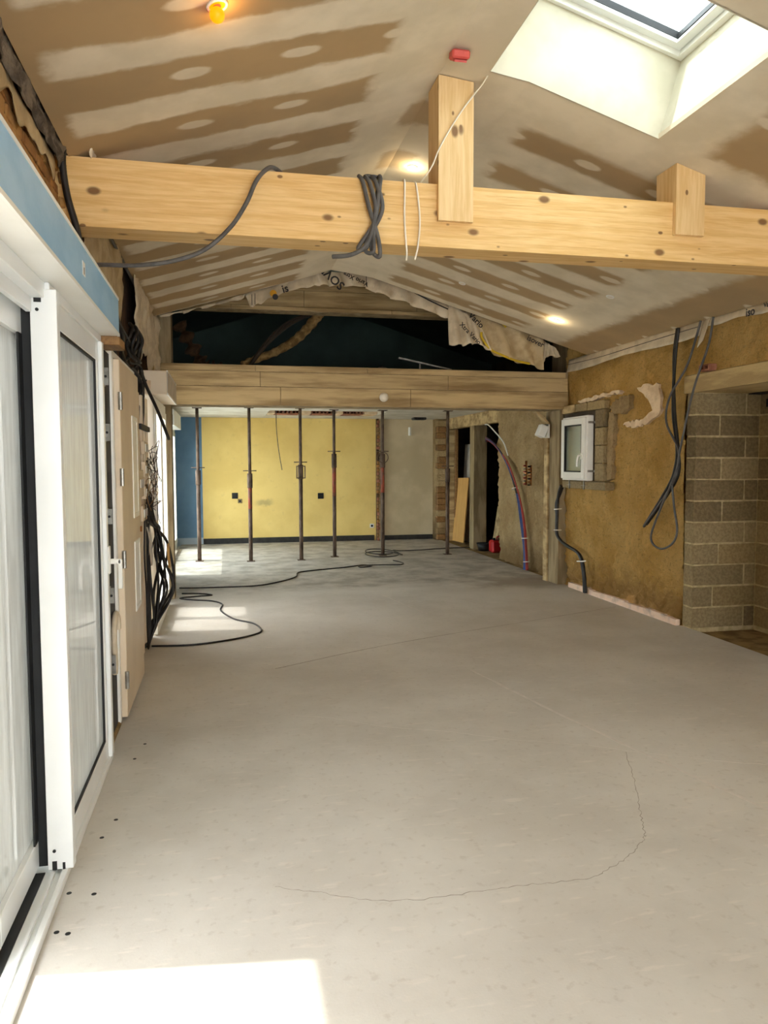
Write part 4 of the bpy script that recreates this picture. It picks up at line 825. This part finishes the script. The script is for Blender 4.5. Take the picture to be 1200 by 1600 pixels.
lp = [(2.5+.3*math.cos(a)*(1-.02*a), 11.75+.45*math.sin(a)+.03*a, .008+.003*a) for a in [k*.5 for k in range(28)]]
cable('cable_coil', lp[:26]+[(2.9, 12.2, .02), (3.3, 12.35, .008), (3.9, 12.5, .008), (4.3, 12.45, .008)], .008, MT['blackp'], 'loose coil of dark cable around the foot of the fifth prop', 'cable')

# ------------------------------------------------------------------ vapour membrane
mem = thing('vapour_membrane', (1.3, 8.0, 2.9), 'torn printed vapour membrane hanging along the gable edge of the ceiling', 'membrane')
def strip(top, bot, y=7.96, amp=.03, nu=26, nv=5, m='membrane', name='strip', parent=None):
    T, B_ = spline([(a, 0, b) for a, b in top], 10), spline([(a, 0, b) for a, b in bot], 10)
    def f(u, v):
        a = T[min(int(u*(len(T)-1)), len(T)-1)]; b = B_[min(int(u*(len(B_)-1)), len(B_)-1)]; p = a.lerp(b, v)
        return (p.x, y+amp*v*math.sin(u*23)+.02*mn.noise(Vector((u*8, v*3, len(top)))), p.z+.008*math.sin(u*31)*v)
    return sheet(f, nu, nv, .003, MT[m], name, parent=parent)
strip([(-.62, 2.985), (-.2, 3.09), (.24, 3.235)], [(-.60, 2.965), (-.2, 3.07), (.22, 3.19)], parent=mem)
strip([(.235, 3.235), (.6, 3.365), (.9, 3.49)], [(.29, 3.10), (.40, 3.15), (.65, 3.27), (.945, 3.35)], parent=mem)
strip([(.88, 3.53), (1.22, 3.52), (1.6, 3.50)], [(.945, 3.355), (1.25, 3.365), (1.59, 3.36)], parent=mem)
strip([(1.55, 3.49), (1.99, 3.37), (2.42, 3.20)], [(1.50, 3.345), (1.98, 3.20), (2.40, 3.07)], parent=mem)
strip([(2.407, 3.24), (2.605, 3.14), (2.76, 3.05)], [(2.423, 2.78), (2.6, 2.785), (2.74, 2.80), (2.90, 2.735)], amp=.05, nv=10, parent=mem)
strip([(2.62, 3.16), (2.864, 3.11), (3.166, 3.03), (3.54, 2.90)], [(2.80, 2.86), (2.905, 2.738), (3.17, 2.63), (3.40, 2.59), (3.53, 2.54)], y=7.99, amp=.05, nv=10, m='membrane2', parent=mem)
strip([(3.54, 2.90), (3.62, 2.85), (3.72, 2.80)], [(3.55, 2.62), (3.62, 2.70), (3.75, 2.70)], y=8.05, amp=.06, m='membrane', parent=mem)
MB().tube([(2.79, 7.95, 2.93), (2.80, 7.95, 2.86), (2.90, 7.95, 2.745), (3.05, 7.95, 2.68), (3.2, 7.95, 2.63), (3.36, 7.95, 2.60)], .013, 6).build('edge_tape', MT['yellow'], mem, True)
MB().tube([(2.85, 7.93, 3.085), (2.98, 7.93, 3.06), (3.07, 7.93, 2.99)], .011, 6).build('edge_tape', MT['yellow'], mem, True)
MB().tube([(1.98, 7.93, 3.34), (2.2, 7.93, 3.24), (2.40, 7.93, 3.16)], .006, 6).build('fold_line', MT['ink'], mem, True)
def pr(body, size, x, z, rot, y=7.90, m='ink', flip=False):
    M_ = Matrix.Translation((x, y, z)) @ Matrix.Rotation(math.pi/2, 4, 'X') @ Matrix.Rotation(rot, 4, 'Z')
    if flip: M_ = M_ @ Matrix.Scale(-1, 4, (1, 0, 0))
    text(body, size, M_, MT[m], mem)
pr('SOVE', .125, 1.27, 3.36, 2.42); pr('Vario Xtra', .065, 1.52, 3.39, 2.75); pr('isover', .085, 3.30, 2.86, -.42, flip=False); pr('Xtra Vario', .07, 2.52, 2.99, -.75); pr('Vario', .09, 2.62, 3.09, -.72); pr('is', .11, .62, 3.25, .3)
MB().cyl((.52, 7.905, 3.24), (.52, 7.90, 3.24), .035).build('print_dot', MT['inky'], mem); MB().cyl((.54, 7.903, 3.205), (.54, 7.898, 3.205), .03).build('print_dot', MT['ink'], mem)
for x, z in ((.33, 3.18), (1.49, 3.42), (.30, 3.17)): MB().box(x, 7.895, z-.06, x+.006, 7.90, z+.05).build('print_line', MT['ink'], mem)
em = thing('eave_membrane', (4.0, 7, 2.56), 'pale membrane strip hanging along the eave above the earth wall', 'membrane')
sheet(lambda u, v: (4.035-.03*v-.006*math.sin(u*40)*v, 8.36-2.56*u, 2.715-(.15-.02*u+.012*math.sin(u*9))*v), 60, 5, .003, MT['membrane'], 'strip', parent=em)
MB().tube([(4.012, 8.36, 2.655), (4.010, 7.6, 2.64), (4.012, 7.0, 2.648), (4.006, 6.4, 2.655), (4.008, 5.80, 2.66)], .003, 5).build('fold_line', MT['ink'], em, True)
sheet(lambda u, v: (4.035-.04*v, 5.82-.13*u*(1-.4*v), 2.70-.22*v+.05*u), 4, 4, .003, MT['membrane'], 'flap', parent=em)
sheet(lambda u, v: (4.04-.03*v, 5.70-1.4*u, 2.715-(.07+.03*u+.01*math.sin(u*17))*v), 30, 3, .003, MT['membrane'], 'strip', parent=em)
MX = Matrix(((0, 0, -1, 4.0), (-1, 0, 0, 5.22), (0, 1, 0, 2.63), (0, 0, 0, 1)))
text('iso', .09, MX, MT['ink'], em); text('Va', .05, Matrix.Translation((0, -.2, .03)) @ MX, MT['ink'], em)
def rumple(name, label, y0, y1, z0, z1, X, amp, m, seed, nu=40, nv=10, ragged=.06):
    def f(u, v):
        p = Vector((u*9*(y1-y0), v*2.5, seed)); y = y0+(y1-y0)*u
        zz_ = z1-(z1-z0-ragged*mn.noise(Vector((u*7*(y1-y0), seed, 0)))*1.6)*v
        return (X+amp*mn.noise(p)+amp*.5*mn.noise(p*2.7)+.02*v*(1-v), y, zz_)
    return sheet(f, nu, nv, .004, MT[m], name, label, 'membrane')
rumple('felt_strip', 'fuzzy grey felt strip tucked under the left ceiling edge', 1.5, 3.86, 2.865, 2.985, -.715, .025, 'greywool', 3, 60, 8, .03)
rumple('membrane_scrap', 'torn cream membrane hanging over the bricks on the upper left', 1.5, 3.72, 2.805, 2.885, -.735, .008, 'membrane2', 9, 70, 6, .035)
rumple('membrane_flap', 'cream membrane flap behind the left end of the beam', 4.2, 5.6, 2.50, 2.98, -.69, .03, 'membrane2', 21, 30, 10, .12)
rumple('membrane_flap', 'crumpled cream membrane flap on the left wall nearest the far beam', 6.2, 8.2, 2.45, 3.0, -.66, .05, 'membrane', 33, 40, 12, .2)
rumple('membrane_scrap', 'bright scrap of membrane stuck above the left end of the beam', 3.85, 4.06, 2.965, 3.02, -.60, .03, 'membrane', 41, 10, 4, .02)
tag(MB().tube([(-.685, 4.25, 2.93), (-.685, 6.2, 2.935), (-.685, 7.9, 2.94)], .012, 6).build('edge_rail', MT['grey'], None, True), 'dark metal rail along the left ceiling edge beyond the beam', 'rail')
